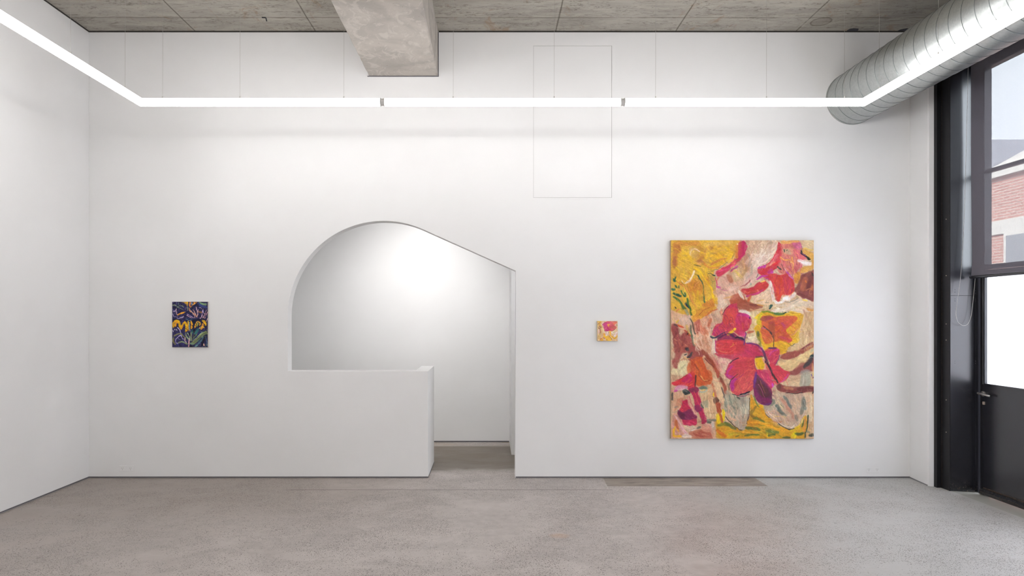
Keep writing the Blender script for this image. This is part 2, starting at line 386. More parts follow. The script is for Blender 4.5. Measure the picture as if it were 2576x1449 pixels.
# ---------------------------------------------------------------- suspended light
TX0, TX1, TY, TZ, TR = -2.784, 2.984, 5.45, 3.216, .0315
YREAR = -1.4
lamp = empty('pendant_light', ((TX0+TX1)/2, TY, TZ), 'long glowing white tube light hung on wires around the room', 'light')
j0, j1 = (962.5-1232)*TY/F, (1566-1232)*TY/F; g = .014
YM = 2.2
segs = [[(TX0, YM+g, TZ), (TX0, TY, TZ), (j0-g, TY, TZ)], [(j0+g, TY, TZ), (j1-g, TY, TZ)], [(j1+g, TY, TZ), (TX1, TY, TZ), (TX1, YM+g, TZ)],
        [(TX0, YM-g, TZ), (TX0, YREAR, TZ), (j0-g, YREAR, TZ)], [(j0+g, YREAR, TZ), (j1-g, YREAR, TZ)], [(j1+g, YREAR, TZ), (TX1, YREAR, TZ), (TX1, YM-g, TZ)]]
segs.append([(TX0+.04, .5, TZ), (TX1-.04, .5, TZ)])  # unseen extra tube across the room, added to brighten the walls
for sg in segs: MB().tube(sg, TR, 20).build('light_tube', LIT, lamp, True)
for (x, y, dx, dy) in ((j0, TY, 1, 0), (j1, TY, 1, 0), (TX0, YM, 0, 1), (TX1, YM, 0, 1), (j0, YREAR, 1, 0), (j1, YREAR, 1, 0)):
    MB().lathe([(-.018, TR+.0015), (-.014, TR+.0015), (-.010, TR-.004), (.010, TR-.004), (.014, TR+.0015), (.018, TR+.0015)], (x, y, TZ), (dx, dy, 0), 20).build('tube_joint', PLATE, lamp, True)
cabs = [((px-1232)*TY/F, TY) for px in (409, 603.5, 865, 1140, 1394, 1649, 1928, 2124)]
cabs += [(TX0, 5.21), (TX0, 4.535), (TX1, 5.23), (TX1, 4.54), (TX0, 3.4), (TX1, 3.4)]
for x, y in cabs:
    c = MB().tube([(x, y, TZ+TR), (x+.002, y, ZC)], .0009, 6).build('hanging_wire', CABLE, lamp)
    MB().lathe([(0, .0045), (.012, .0045), (.018, .002)], (x, y, TZ+TR-.001), (0, 0, 1), 10).build('wire_grip', CABLE, c, True)

# ---------------------------------------------------------------- spiral duct
DX, DZ, DR = 910.7/270, H0+546.3/270, .2385
duct = empty('air_duct', (DX, D0, DZ), 'large round galvanised spiral duct running along the ceiling at the right', 'duct')
mb = MB(); NY = 60; rings = []
for i in range(NY+1):
    y = D0-(D0+2.9)*i/NY; rings.append([mb.bm.verts.new((DX+DR*math.cos(2*PI*k/96), y, DZ+DR*math.sin(2*PI*k/96))) for k in range(96)])
for A, B_ in zip(rings[:-1], rings[1:]):
    for k in range(96): mb.bm.faces.new((A[k], A[(k+1) % 96], B_[(k+1) % 96], B_[k]))
mb.build('duct_wall', GALV, duct, True)
PITCH = .127; turns = int((D0+2.8)/PITCH); pts = []
for i in range(turns*64+1):
    t = i/64; a = -2*PI*t+2.2; pts.append((DX+(DR+.0005)*math.cos(a), D0-.06-PITCH*t, DZ+(DR+.0005)*math.sin(a)))
MB().tube(pts, .0021, 6).build('seam_rib', RIB, duct, True)
MB().lathe([(0, DR+.004), (.02, DR+.004), (.021, DR)], (DX, D0-.022, DZ), (0, 1, 0), 96).build('end_collar', GALV, duct, True)
for sy in (.2, 2.0):
    for sx in (-1, 1):
        MB().box(DX+sx*(DR+.002)-.002, DX+sx*(DR+.002)+.002, sy-.012, sy+.012, DZ, ZC).build('hanger_strap', GALV, duct)

# ---------------------------------------------------------------- steel and glass front at the right
XD = 4.17
post = struct(MB().box(3.931, 3.967, 6.000, 6.04, 0, ZC).build('trim_4', MATTE))
p2 = MB().prism([(3.966, 6.0), (3.966, 5.887), (3.972, 5.884), (3.975, 5.905), (4.0, 5.96), (4.2, 5.96), (4.2, 6.04), (3.967, 6.04), (3.967, 6.0)], 'z', 0, ZC)
bp = struct(p2.build('trim_5', MATTE))
MB().box(3.9645, 3.967, 5.985, 5.989, .02, 3.9).build('rusty_edge', RUST, bp)
for z in (1.86, 1.44, 1.30, .78, .5, 2.35): MB().lathe([(0, .005), (.003, .004)], (3.967, 5.93, z), (-1, 0, 0), 10).build('bolt', BRASS, bp, True)
# side panel of two black sheets, a hair apart
pa, pb = Vector((3.970, 5.882)), Vector((4.19, 5.851))
tng = (pb-pa).normalized(); nrm = Vector((-tng.y, tng.x))
if nrm.y > 0: nrm = -nrm
zj = H0+(795-743.5)*5.85/F
pan = empty('side_panel', (4.08, 5.86, 0), 'tall glossy black steel side panel of two sheets between wall and glass door', 'panel')
def slab(mb, a, b, z0, z1, th):
    q = [a, b, b-nrm*th, a-nrm*th]; mb.prism([(v.x, v.y) for v in q], 'z', z0, z1); return mb
slab(MB(), pa, pb, .002, zj-.0012, .02).build('lower_sheet', STEEL, pan)
slab(MB(), pa, pb, zj+.0012, ZC-.002, .02).build('upper_sheet', STEEL, pan)
for (px, py) in ((2402, 729), (2402, 735), (2402, 752), (2402, 757), (2454, 731), (2454, 738), (2454, 752.5), (2454, 757.5), (2402, 908.5), (2402, 914), (2454, 908.5), (2454, 914), (2455, 618.5)):
    k = (px-1232)/F; tt = (k*pa.y-pa.x)/((pb.x-pa.x)-k*(pb.y-pa.y)); P = pa+(pb-pa)*tt
    z = H0+(795-py)*P.y/F
    MB().lathe([(0, .0026), (.0012, .0022)], (P.x, P.y, z), (nrm.x, nrm.y, 0), 8).build('screw', HOLE, pan)

# door: opaque lower panel, frosted pane, thin bright bead, lever and lock
ZP0, ZP1 = .938, 1.86
yd0, yd1 = 4.74, 5.775                                       # leaf from near stile to hinge side
door = struct(empty('door_1', (XD, 5.3, 0)))
fr = MB().box(XD, XD+.05, yd1, yd1+.027, 0, 1.90).box(XD, XD+.05, yd0-.03, yd0, 0, 1.90).build('door_frame', MATTE, door)
leaf = MB()
leaf.box(XD-.006, XD+.04, yd0, yd1-.004, .05, ZP0)
leaf.box(XD-.006, XD+.04, 5.742, yd1-.004, ZP0, ZP1).box(XD-.006, XD+.04, yd0, yd0+.055, ZP0, ZP1).box(XD-.006, XD+.04, yd0, yd1-.004, ZP1, ZP1+.035)
lf = leaf.build('door_leaf', STEEL, door)
MB().box(XD+.014, XD+.020, yd0+.05, 5.75, ZP0-.005, ZP1+.005).build('frosted_pane', FROST, door)
bd = MB(); bd.box(XD-.004, XD+.012, yd0+.05, 5.757, ZP0-.004, ZP0+.004).box(XD-.008, XD+.012, 5.757, 5.765, ZP0-.004, ZP1)
tag(bd.build('glazing_bead', ALU, door), 'bright aluminium bead')
sill = MB().prism([(XD-.035, .011), (XD-.035, .035), (XD-.012, .052), (XD+.04, .052), (XD+.04, .011)], 'y', yd0, yd1-.002).build('weather_sill', STEEL, door)
MB().box(XD-.0365, XD-.035, yd0, yd1-.002, .011, .015).box(XD-.0365, XD-.035, yd0, yd1-.002, .030, .034).build('rusty_edge', RUST, door)
MB().prism([(XD-.012, .055), (XD-.011, .062), (XD-.006, .066), (XD-.003, .055)], 'y', yd0, yd1-.02).build('drip_rail', RUST, door)
zh = H0-(991-795)*5.74/F
hd = MB(); hd.lathe([(0, .022), (.008, .022), (.010, .012), (.042, .009)], (XD-.006, 5.755, zh), (-1, 0, 0), 20)
hd.tube([(XD-.046, 5.768, zh+.004), (XD-.048, 5.755, zh+.004), (XD-.049, 5.70, zh+.001), (XD-.045, 5.655, zh-.006), (XD-.034, 5.645, zh-.008)], .0085, 12)
tag(hd.build('lever_handle', CHROME, door, True), 'chrome lever handle')
zl = H0-(1014-795)*5.75/F
MB().box(XD-.016, XD-.004, 5.737, 5.758, zl-.013, zl+.013, .003).build('lock_cylinder', BRASS, door)

# tall glazed screens above and beside the door
def screen(name, y0, y1, z0, z1, bars, mat, posts):
    w = struct(empty(name, (XD, (y0+y1)/2, z0))); mb = MB()
    mb.box(XD, XD+.06, y0, y1, z1, ZC).box(XD, XD+.06, y0, y1, z0-.04, z0)
    mb.box(XD, XD+.06, y1, y1+posts[1], z0-.04, ZC).box(XD, XD+.06, y0-posts[0], y0, z0-.04, ZC)
    mb.build('window_frame', STEEL, w)
    for zb_ in bars: MB().box(XD+.005, XD+.04, y0, y1, zb_-.015, zb_+.015).build('glazing_bar', STEEL, w)
    zz = [z0]+list(bars)+[z1]
    for a, b in zip(zz[:-1], zz[1:]): MB().box(XD+.02, XD+.026, y0-.004, y1+.004, a+(.012 if a != z0 else -.004), b-(.012 if b != z1 else -.004)).build('pane', mat, w)
    return w
screen('window_1', 4.74, 5.752, 1.94, 3.594, (2.725,), GLASS, (.06, .08))
screen('window_2', 2.75, 4.62, .30, 1.86, (), FROST, (.06, .06))
screen('window_3', 2.75, 4.62, 1.94, 3.594, (2.725,), GLASS, (.06, .06))
struct(MB().box(XD, XD+.2, -3.0, 2.69, 0, ZC).build('wall_street', WALL))
struct(MB().box(XD, XD+.06, 2.69, 4.71, 0, .26).build('trim_6', STEEL))
struct(MB().box(XD, XD+.03, 5.83, 6.04, 0, ZC).build('trim_7', STEEL))

# roller blind with hem bar and bead chain
blind = empty('roller_blind', (4.09, 4.3, 1.84), 'charcoal mesh roller blind lowered in front of the upper street window', 'blind')
BX, by1, by0, bz0, bz1 = 4.09, 5.80, 3.0, 1.842, 3.86
mb = MB(); gy, gz = 24, 40; G = []
for i in range(gy+1):
    r = []
    for j in range(gz+1):
        fy, fz = i/gy, j/gz; z = bz0+(bz1-bz0)*fz
        edge = .006*math.sin(fz*9)*(1-fz)+(.008*math.exp(-((z-2.0)/.12)**2) if i == 0 else 0)
        r.append(mb.bm.verts.new((BX+.002*math.sin(fz*5+fy*7), by1-(by1-by0)*fy-(edge if i == 0 else 0), z)))
    G.append(r)
for i in range(gy):
    for j in range(gz): mb.bm.faces.new((G[i][j], G[i+1][j], G[i+1][j+1], G[i][j+1]))
mb.build('blind_fabric', BLIND, blind, True)
MB().lathe([(0, .008), (.004, .0125), (by1-by0+.01, .0125), (by1-by0+.014, .008)], (BX, by0-.005, bz0-.004), (0, 1, 0), 16).build('hem_bar', STEEL, blind, True)
MB().lathe([(0, .03), (by1-by0+.04, .03)], (BX+.02, by0-.02, bz1+.03), (0, 1, 0), 20).build('roller_tube', ALU, blind, True)
def curve(P, n=6):
    out = []
    for i in range(len(P)-1):
        a, b, c, d = [Vector(P[min(max(j, 0), len(P)-1)]) for j in (i-1, i, i+1, i+2)]
        out += [.5*((2*b)+(c-a)*t+(2*a-5*b+4*c-d)*t*t+(3*b-a-3*c+d)*t**3) for t in [k/n for k in range(n)]]
    return out+[Vector(P[-1])]
def at(px, py, y): return ((px-1232)*y/F, y, H0+(795-py)*y/F)
ctrl = [(2436, 150), (2430, 400), (2425, 560), (2417, 690), (2408, 760), (2405, 790), (2409, 808), (2418, 817), (2427, 819), (2436, 813), (2443, 795), (2447, 765), (2451, 725), (2454, 690)]
MB().tube(curve([at(a, b, 5.82) for a, b in ctrl]), .0013, 6).build('bead_chain', CABLE, blind, True)

# ---------------------------------------------------------------- street outside
def bz(py, y): return H0+(795-py)*y/F
struct(MB().box(4.75, 60, -20, 60, -.3, -.15).build('ground_street', ASPH))
bld = empty('brick_building', (14, 20, 0), 'red brick building with pale bands seen through the blind', 'building')
FX = 14.0; Yc = FX*F/1262
MB().box(FX, FX+7, 8, 34, -.15, bz(452, Yc)).build('brick_wall', BRICK, bld)
MB().box(FX-.12, FX+7, 8, 34, bz(452, Yc), bz(430, Yc)).build('cornice', STONE, bld)
MB().box(FX-.05, FX+.02, 8, 34, bz(593, Yc), bz(560, Yc)).build('string_course', STONE, bld)
wy = FX*F/1298
for k in range(-2, 6):
    y1 = wy-2.9*k
    wn = MB().box(FX-.06, FX+.05, y1-1.5, y1, 2.0, bz(593, Yc)).build('window', STONE, bld)
    MB().box(FX-.075, FX-.055, y1-1.42, y1-.1, 2.06, bz(600, Yc)).build('pane', DGLASS, wn)
RX = 15.5; ya, yb_ = RX*F/1262, RX*F/1344
rf = MB().prism([(ya+6, 5.0), (ya+6, bz(350, ya)+.5), (ya, bz(351, ya)), (yb_, bz(352, yb_)), (yb_-1.2, 6.0), (yb_-1.6, 5.2), (yb_-2, 5.0)], 'x', RX, RX+4)
rf.build('slate_roof', ROOF, bld)
MB().prism([(8, bz(430, Yc)), (16.6, bz(430, Yc)+.8), (17.9, bz(430, Yc)+.32), (19.05, bz(430, Yc)+.10), (19.6, bz(430, Yc))], 'x', FX+.05, FX+.6).build('parapet', STONE, bld)

# ---------------------------------------------------------------- power outlets
def outlet(px0, px1, py0, py1, c1, c2, ys, label):
    x0, z1 = wallpt(px0, py0); x1, z0 = wallpt(px1, py1)
    o = empty('power_outlet', ((x0+x1)/2, D0, z0), label, 'power outlet', 'outlets low on the back wall')
    MB().box(x0, x1, D0-.003, D0+.002, z0, z1, .0025).build('face_plate', WALL, o)
    for c in (c1, c2):
        mb = MB()
        for dx, dy, an in ((-1.7, 0, .5), (1.7, 0, -.5), (0, 3.7, 0)):
            x, z = wallpt(c+dx, ys+dy); h = .0032
            q = [(-.0013, -h), (.0013, -h), (.0013, h), (-.0013, h)]
            q = [(x+a*math.cos(an)-b*math.sin(an), z+a*math.sin(an)+b*math.cos(an)) for a, b in q]
            mb.prism(q, 'y', D0-.0036, D0-.002)
        mb.build('socket', DARK, o)
outlet(300, 337, 1170.5, 1186, 308, 328.5, 1177.5, 'white double power outlet low on the wall below the dark painting')
outlet(2179.5, 2212.5, 1175.5, 1189.5, 2185.5, 2206, 1180, 'white double power outlet low on the wall right of the large painting')

# bent wire left in the ceiling
def ceilpt(px, py): y = F*(ZC-H0)/(795-py); return ((px-1232)*y/F, y)
hx, hy = ceilpt(659, 43); hx2, hy2 = ceilpt(669, 44)
tag(MB().tube([(hx, hy, ZC-.004), (hx+.03, hy, ZC-.006), (hx2, hy2, ZC-.006), (hx2+.004, hy2+.01, ZC-.03)], .005, 8).build('bent_wire', HOLE), 'small bent black wire stub sticking out of the concrete ceiling', 'wire')
for (px, py, w) in ((2150, 71, .06), (2296, 64, .07)):
    x, y = ceilpt(px, py); y = D0-.012; pts = []
    random.seed(px)
    for k in range(14):
        a = 2*PI*k/14; r = random.uniform(.75, 1.1); pts.append((x+w*r*math.cos(a), min(D0-.003, y+.05*r*math.sin(a))))
    struct(MB().prism(pts, 'z', ZC-.004, ZC+.01).build('trim_8', HOLE))

# light in the niche: a small ceiling spot aimed at its wall, hidden above the arch
sp = bpy.data.lights.new('niche_spot', 'SPOT'); sp.energy = 72; sp.spot_size = math.radians(100); sp.spot_blend = 1; sp.shadow_soft_size = .06; sp.color = (1, .985, .97)
spo = bpy.data.objects.new('niche_spot', sp); COL.objects.link(spo); spo.location = (-.80, 6.62, 2.66)
spo.rotation_euler = (Vector((-.84, YB, 1.52))-Vector(spo.location)).to_track_quat('-Z', 'Y').to_euler()

pl = bpy.data.lights.new('passage_lamp', 'POINT'); pl.energy = 30; pl.shadow_soft_size = .08
plo = bpy.data.objects.new('passage_lamp', pl); COL.objects.link(plo); plo.location = (.8, 6.92, 3.3)

# ---------------------------------------------------------------- paintings
import numpy as np
def _vn(h,w,gy,gx,rng):
    a=rng.random((gy+2,gx+2)); y=np.linspace(0,gy,h,endpoint=False); x=np.linspace(0,gx,w,endpoint=False)
    yi=y.astype(int); xi=x.astype(int); fy=(y-yi)[:,None]; fx=(x-xi)[None]
    fy=fy*fy*(3-2*fy); fx=fx*fx*(3-2*fx); A=a[yi][:,xi]; B=a[yi][:,xi+1]; C=a[yi+1][:,xi]; D=a[yi+1][:,xi+1]
    return (A*(1-fx)+B*fx)*(1-fy)+(C*(1-fx)+D*fx)*fy
class Painter:
    """paints brush marks into an array; u = canvas pixels per unit of the stroke lists"""
    def __init__(s,x0,y0,x1,y1,res,base,tiles,ts,seed=1,brush=1.0):
        s.x0,s.y0,s.res,s.tiles,s.ts=x0,y0,res,tiles,ts; s.br=brush
        s.w=int(round((x1-x0)*res)); s.h=int(round((y1-y0)*res)); s.rng=np.random.default_rng(seed)
        s.c=np.ones((s.h,s.w,3))*s.hex(base)
        n=256; r=s.rng; s.N=_vn(512,512,200,200,r)*.5+_vn(512,512,90,90,r)*.5; s.N2=_vn(512,512,24,24,r)*.6+_vn(512,512,60,60,r)*.4
        s.W=[_vn(s.h,s.w,max(2,s.h//k),max(2,s.w//k),r)-.5 for k in (9,9,22,22)]
    def hex(s,h): return np.array([int(h[i:i+2],16)/255 for i in (0,2,4)])
    def pts(s,tile,t):
        ox,oy=s.tiles[tile]; return [((ox+float(a)/s.ts-s.x0)*s.res,(oy+float(b)/s.ts-s.y0)*s.res) for a,b in (p.split(',') for p in t.split())]
    def spline(s,P,closed=False):
        P=[np.array(p) for p in P]
        if len(P)<3 and not closed: Q=[P[0]*(1-t)+P[-1]*t for t in np.linspace(0,1,8)]; return np.array(Q)
        n=len(P); out=[]
        for i in range(n if closed else n-1):
            g=(lambda k:P[k%n]) if closed else (lambda k:P[min(max(k,0),n-1)])
            a,b,c,d=g(i-1),g(i),g(i+1),g(i+2)
            for t in np.linspace(0,1,7,endpoint=False):
                out.append(.5*((2*b)+(c-a)*t+(2*a-5*b+4*c-d)*t*t+(3*b-a-3*c+d)*t**3))
        if not closed: out.append(P[-1])
        return np.array(out)
    def samp(s,N,a,b): return N[(a.astype(int))%512,(b.astype(int))%512]
    def dist(s,Q,pad):
        lo=np.floor(Q.min(0)-pad).astype(int); hi=np.ceil(Q.max(0)+pad).astype(int)
        xa,ya=max(lo[0],0),max(lo[1],0); xb,yb=min(hi[0],s.w),min(hi[1],s.h)
        if xa>=xb or ya>=yb: return None
        Y,X=np.mgrid[ya:yb,xa:xb]; X=X+.5+s.W[0][ya:yb,xa:xb]*3.0*s.br+s.W[2][ya:yb,xa:xb]*2*s.br; Y=Y+.5+s.W[1][ya:yb,xa:xb]*3.0*s.br+s.W[3][ya:yb,xa:xb]*2*s.br
        D=np.full(X.shape,1e9); T=np.zeros(X.shape); V=np.zeros(X.shape); L=0
        for p,q in zip(Q[:-1],Q[1:]):
            d=q-p; l=np.hypot(*d)+1e-9; t=np.clip(((X-p[0])*d[0]+(Y-p[1])*d[1])/l/l,0,1)
            dx=X-p[0]-d[0]*t; dy=Y-p[1]-d[1]*t; dd=np.hypot(dx,dy); m=dd<D
            D=np.where(m,dd,D); T=np.where(m,L+t*l,T); V=np.where(m,dd*np.sign(d[0]*dy-d[1]*dx),V); L+=l
        return (ya,yb,xa,xb),X,Y,D,T,V,L
    def put(s,box,col,al,bris):
        ya,yb,xa,xb=box; al=np.clip(al,0,1)[...,None]; c=col[None,None]*(1+.52*(bris[...,None]-.5)*np.array([.8,1,1.1]))
        s.c[ya:yb,xa:xb]=s.c[ya:yb,xa:xb]*(1-al)+np.clip(c,0,1)*al
    def stroke(s,P,w,col,a):
        Q=s.spline(P); w=max(w/s.ts*s.res/2,.45); r=s.dist(Q,w*1.6+2)
        if r is None: return
        box,X,Y,D,T,V,L=r; o=s.rng.integers(0,512,2)
        b=s.samp(s.N,V*2.6/s.br*1.2+o[0],T*.16/s.br+o[1]); b=b*.75+.25*s.samp(s.N,X*1.7,Y*1.7)
        ww=w*(.72+.28*np.clip(np.minimum(T,L-T)/(w*1.4+1e-6),0,1)); soft=max(.8,w*.75)
        e=np.clip((ww-D)/soft+.5,0,1)
        al=a*e*np.clip(1.15-(1-e*.75)*(b<.42)*1.1-.45*np.clip(.5-b,0,1)*1.5,0,1)
        s.put(box,col,al,b)
    def fill(s,P,soft,ang,col,a):
        Q=s.spline(P,True); Q=np.vstack([Q,Q[:1]]); r=s.dist(Q,soft+3)
        if r is None: return
        box,X,Y,D,T,V,L=r; ins=np.zeros(X.shape,bool)
        for p,q in zip(Q[:-1],Q[1:]):
            if p[1]==q[1]: continue
            c=((p[1]>Y)!=(q[1]>Y)); xi=(q[0]-p[0])*(Y-p[1])/(q[1]-p[1])+p[0]; ins^=c&(X<xi)
        sd=np.where(ins,D,-D); th=np.radians(ang); o=s.rng.integers(0,512,2)
        u=X*np.cos(th)+Y*np.sin(th); v=-X*np.sin(th)+Y*np.cos(th); v=v+3*s.br*s.samp(s.N2,u*.5+o[1],v*.4)
        b=s.samp(s.N,v*2.0/s.br+o[0],u*.22/s.br+o[1]); k=s.samp(s.N2,v*1.1/s.br+o[1],u*.35/s.br+o[0])
        b=.6*b+.25*k+.15*s.samp(s.N,X*1.7,Y*1.7)
        e=np.clip(sd/max(soft,.5)+.5+(b-.5)*1.2,0,1)
        al=a*e*np.clip(1.25-1.7*np.clip(.55-k,0,1)*(1.2-a*.6)-.6*np.clip(.45-b,0,1),0,1)
        s.put(box,col,al,b)
    def run(s,txt,fk=1,sk=1):
        for ln in txt.strip().splitlines():
            ln=ln.split('#')[0].strip()
            if not ln: continue
            h,p=ln.split('|'); h=h.split(); P=s.pts(h[1],p); col=s.hex(h[2]); a=float(h[3])*(fk if h[0]=='F' else sk)
            if h[0]=='S': s.stroke(P,float(h[4]),col,a)
            elif h[0]=='F': s.fill(P,float(h[4]),float(h[5]),col,a)
            elif h[0]=='H':   # hatch: n wandering brush marks inside a box, at an angle
                (xa,ya),(xb,yb)=P; n=int(h[4]); L=float(h[5]); wd=float(h[6]); th=float(h[7])
                for _ in range(n):
                    x=s.rng.uniform(xa,xb); y=s.rng.uniform(ya,yb); t=np.radians(th+s.rng.normal(0,14)); l=L/s.ts*s.res*s.rng.uniform(.5,1.2)/2; k=s.rng.normal(0,.12)*l*2
                    d=np.array([np.cos(t),np.sin(t)])*l; m=np.array([-d[1],d[0]])/l*k; c0=np.array([x,y])
                    s.stroke([c0-d,c0+m,c0+d],wd*s.rng.uniform(.6,1.2),col,a*s.rng.uniform(.6,1))

    def smear(s,n,l0,l1,w,a,jit,seed=5):
        r=s.rng; A=s.N2
        for _ in range(n):
            x=r.uniform(0,s.w); y=r.uniform(0,s.h); th=A[int(y*.8)%512,int(x*.8)%512]*7+r.normal(0,.35)+1.0
            l=r.uniform(l0,l1)*s.br; d=np.array([np.cos(th),np.sin(th)])*l/2; c0=np.array([x,y]); p=c0-d*r.uniform(0,.9)
            col=s.c[min(max(int(p[1]),0),s.h-1),min(max(int(p[0]),0),s.w-1)].copy()
            k=r.normal(0,jit); col=np.clip(col*(1+k)+r.normal(0,jit*.45,3)*np.array([1,.8,.8]),0,1)
            m=np.array([-d[1],d[0]])*r.normal(0,.25)
            s.stroke([c0-d,c0+m,c0+d],r.uniform(.5,1.4)*w/s.res*s.ts*s.br,col,a*r.uniform(.4,1))
    def finish(s,tone=.06,grey=0.0):
        g=s.samp(s.N2,*np.mgrid[0:s.h,0:s.w]*.9)-.5; f=s.samp(s.N,*np.mgrid[0:s.h,0:s.w]*1.3)-.5
        s.c=s.c*(1+(g*2*tone)[...,None]*np.array([.6,1.2,1.2])+(f*tone*1.2)[...,None])
        m=s.c.mean(2,keepdims=True); s.c=np.clip(s.c*(1-grey)+m*grey,0,1)


def canvas_face(name, P, x0, x1, z0, z1, yf, parent, gain):
    """front of a stretched canvas: a dense sheet whose vertices carry the paint"""
    h, w = P.h, P.w; c = P.c
    cc = np.clip(c, 0, 1); cc = np.where(cc <= .04045, cc/12.92, ((cc+.055)/1.055)**2.4)*gain
    xs_ = np.linspace(x0, x1, w); zs_ = np.linspace(z1, z0, h)
    relief = (c.mean(2)-.5)*.0010
    co = np.empty((h, w, 3)); co[..., 0] = xs_[None]; co[..., 1] = yf-relief; co[..., 2] = zs_[:, None]
    idx = np.arange(h*w).reshape(h, w); q = np.stack([idx[:-1, :-1], idx[1:, :-1], idx[1:, 1:], idx[:-1, 1:]], -1).reshape(-1, 4)
    me = bpy.data.meshes.new(name); me.vertices.add(h*w); me.vertices.foreach_set('co', co.ravel())
    me.loops.add(q.size); me.loops.foreach_set('vertex_index', q.ravel().astype(np.int32))
    me.polygons.add(len(q)); me.polygons.foreach_set('loop_start', np.arange(0, q.size, 4, dtype=np.int32))
    me.update(calc_edges=True); me.polygons.foreach_set('use_smooth', np.ones(len(q), bool))
    at_ = me.color_attributes.new('paint', 'FLOAT_COLOR', 'POINT'); at_.data.foreach_set('color', np.concatenate([cc, np.ones((h, w, 1))], 2).astype(np.float32).ravel())
    t = NT(name+'_paint'); a = t.n('ShaderNodeVertexColor'); a.layer_name = 'paint'
    n = t.noise(t.pos(), 900, 2); t.bump(n, .12, .001)
    me.materials.append(t.set(a.outputs[0], .55, 0, .25))
    o = bpy.data.objects.new(name, me); COL.objects.link(o); o.parent = parent; o.matrix_parent_inverse = Matrix.Translation(-Vector(parent.location))
    return o
def painting(name, label, P, px0, px1, py0, py1, depth, edge, gain):
    k = (D0-depth)/D0
    def pt(px, py): return ((px-1232)/270.0*k, H0+(795-py)/270.0*k)
    x0, z1 = pt(px0, py0); x1, z0 = pt(px1, py1)
    o = empty(name, ((x0+x1)/2, D0, z0), label, 'painting')
    canvas_face('painted_front', P, x0+.001, x1-.001, z0+.001, z1-.001, D0-depth-.0006, o, gain)
    MB().box(x0, x1, D0-depth, D0-.004, z0, z1, .0015).build('canvas_edge', edge, o)
    i = .02; ring(x0+i, x1-i, z0+i, z1-i, .02, D0-.004, D0-.0002).build('stretcher', PLATE, o)
G = 1.12
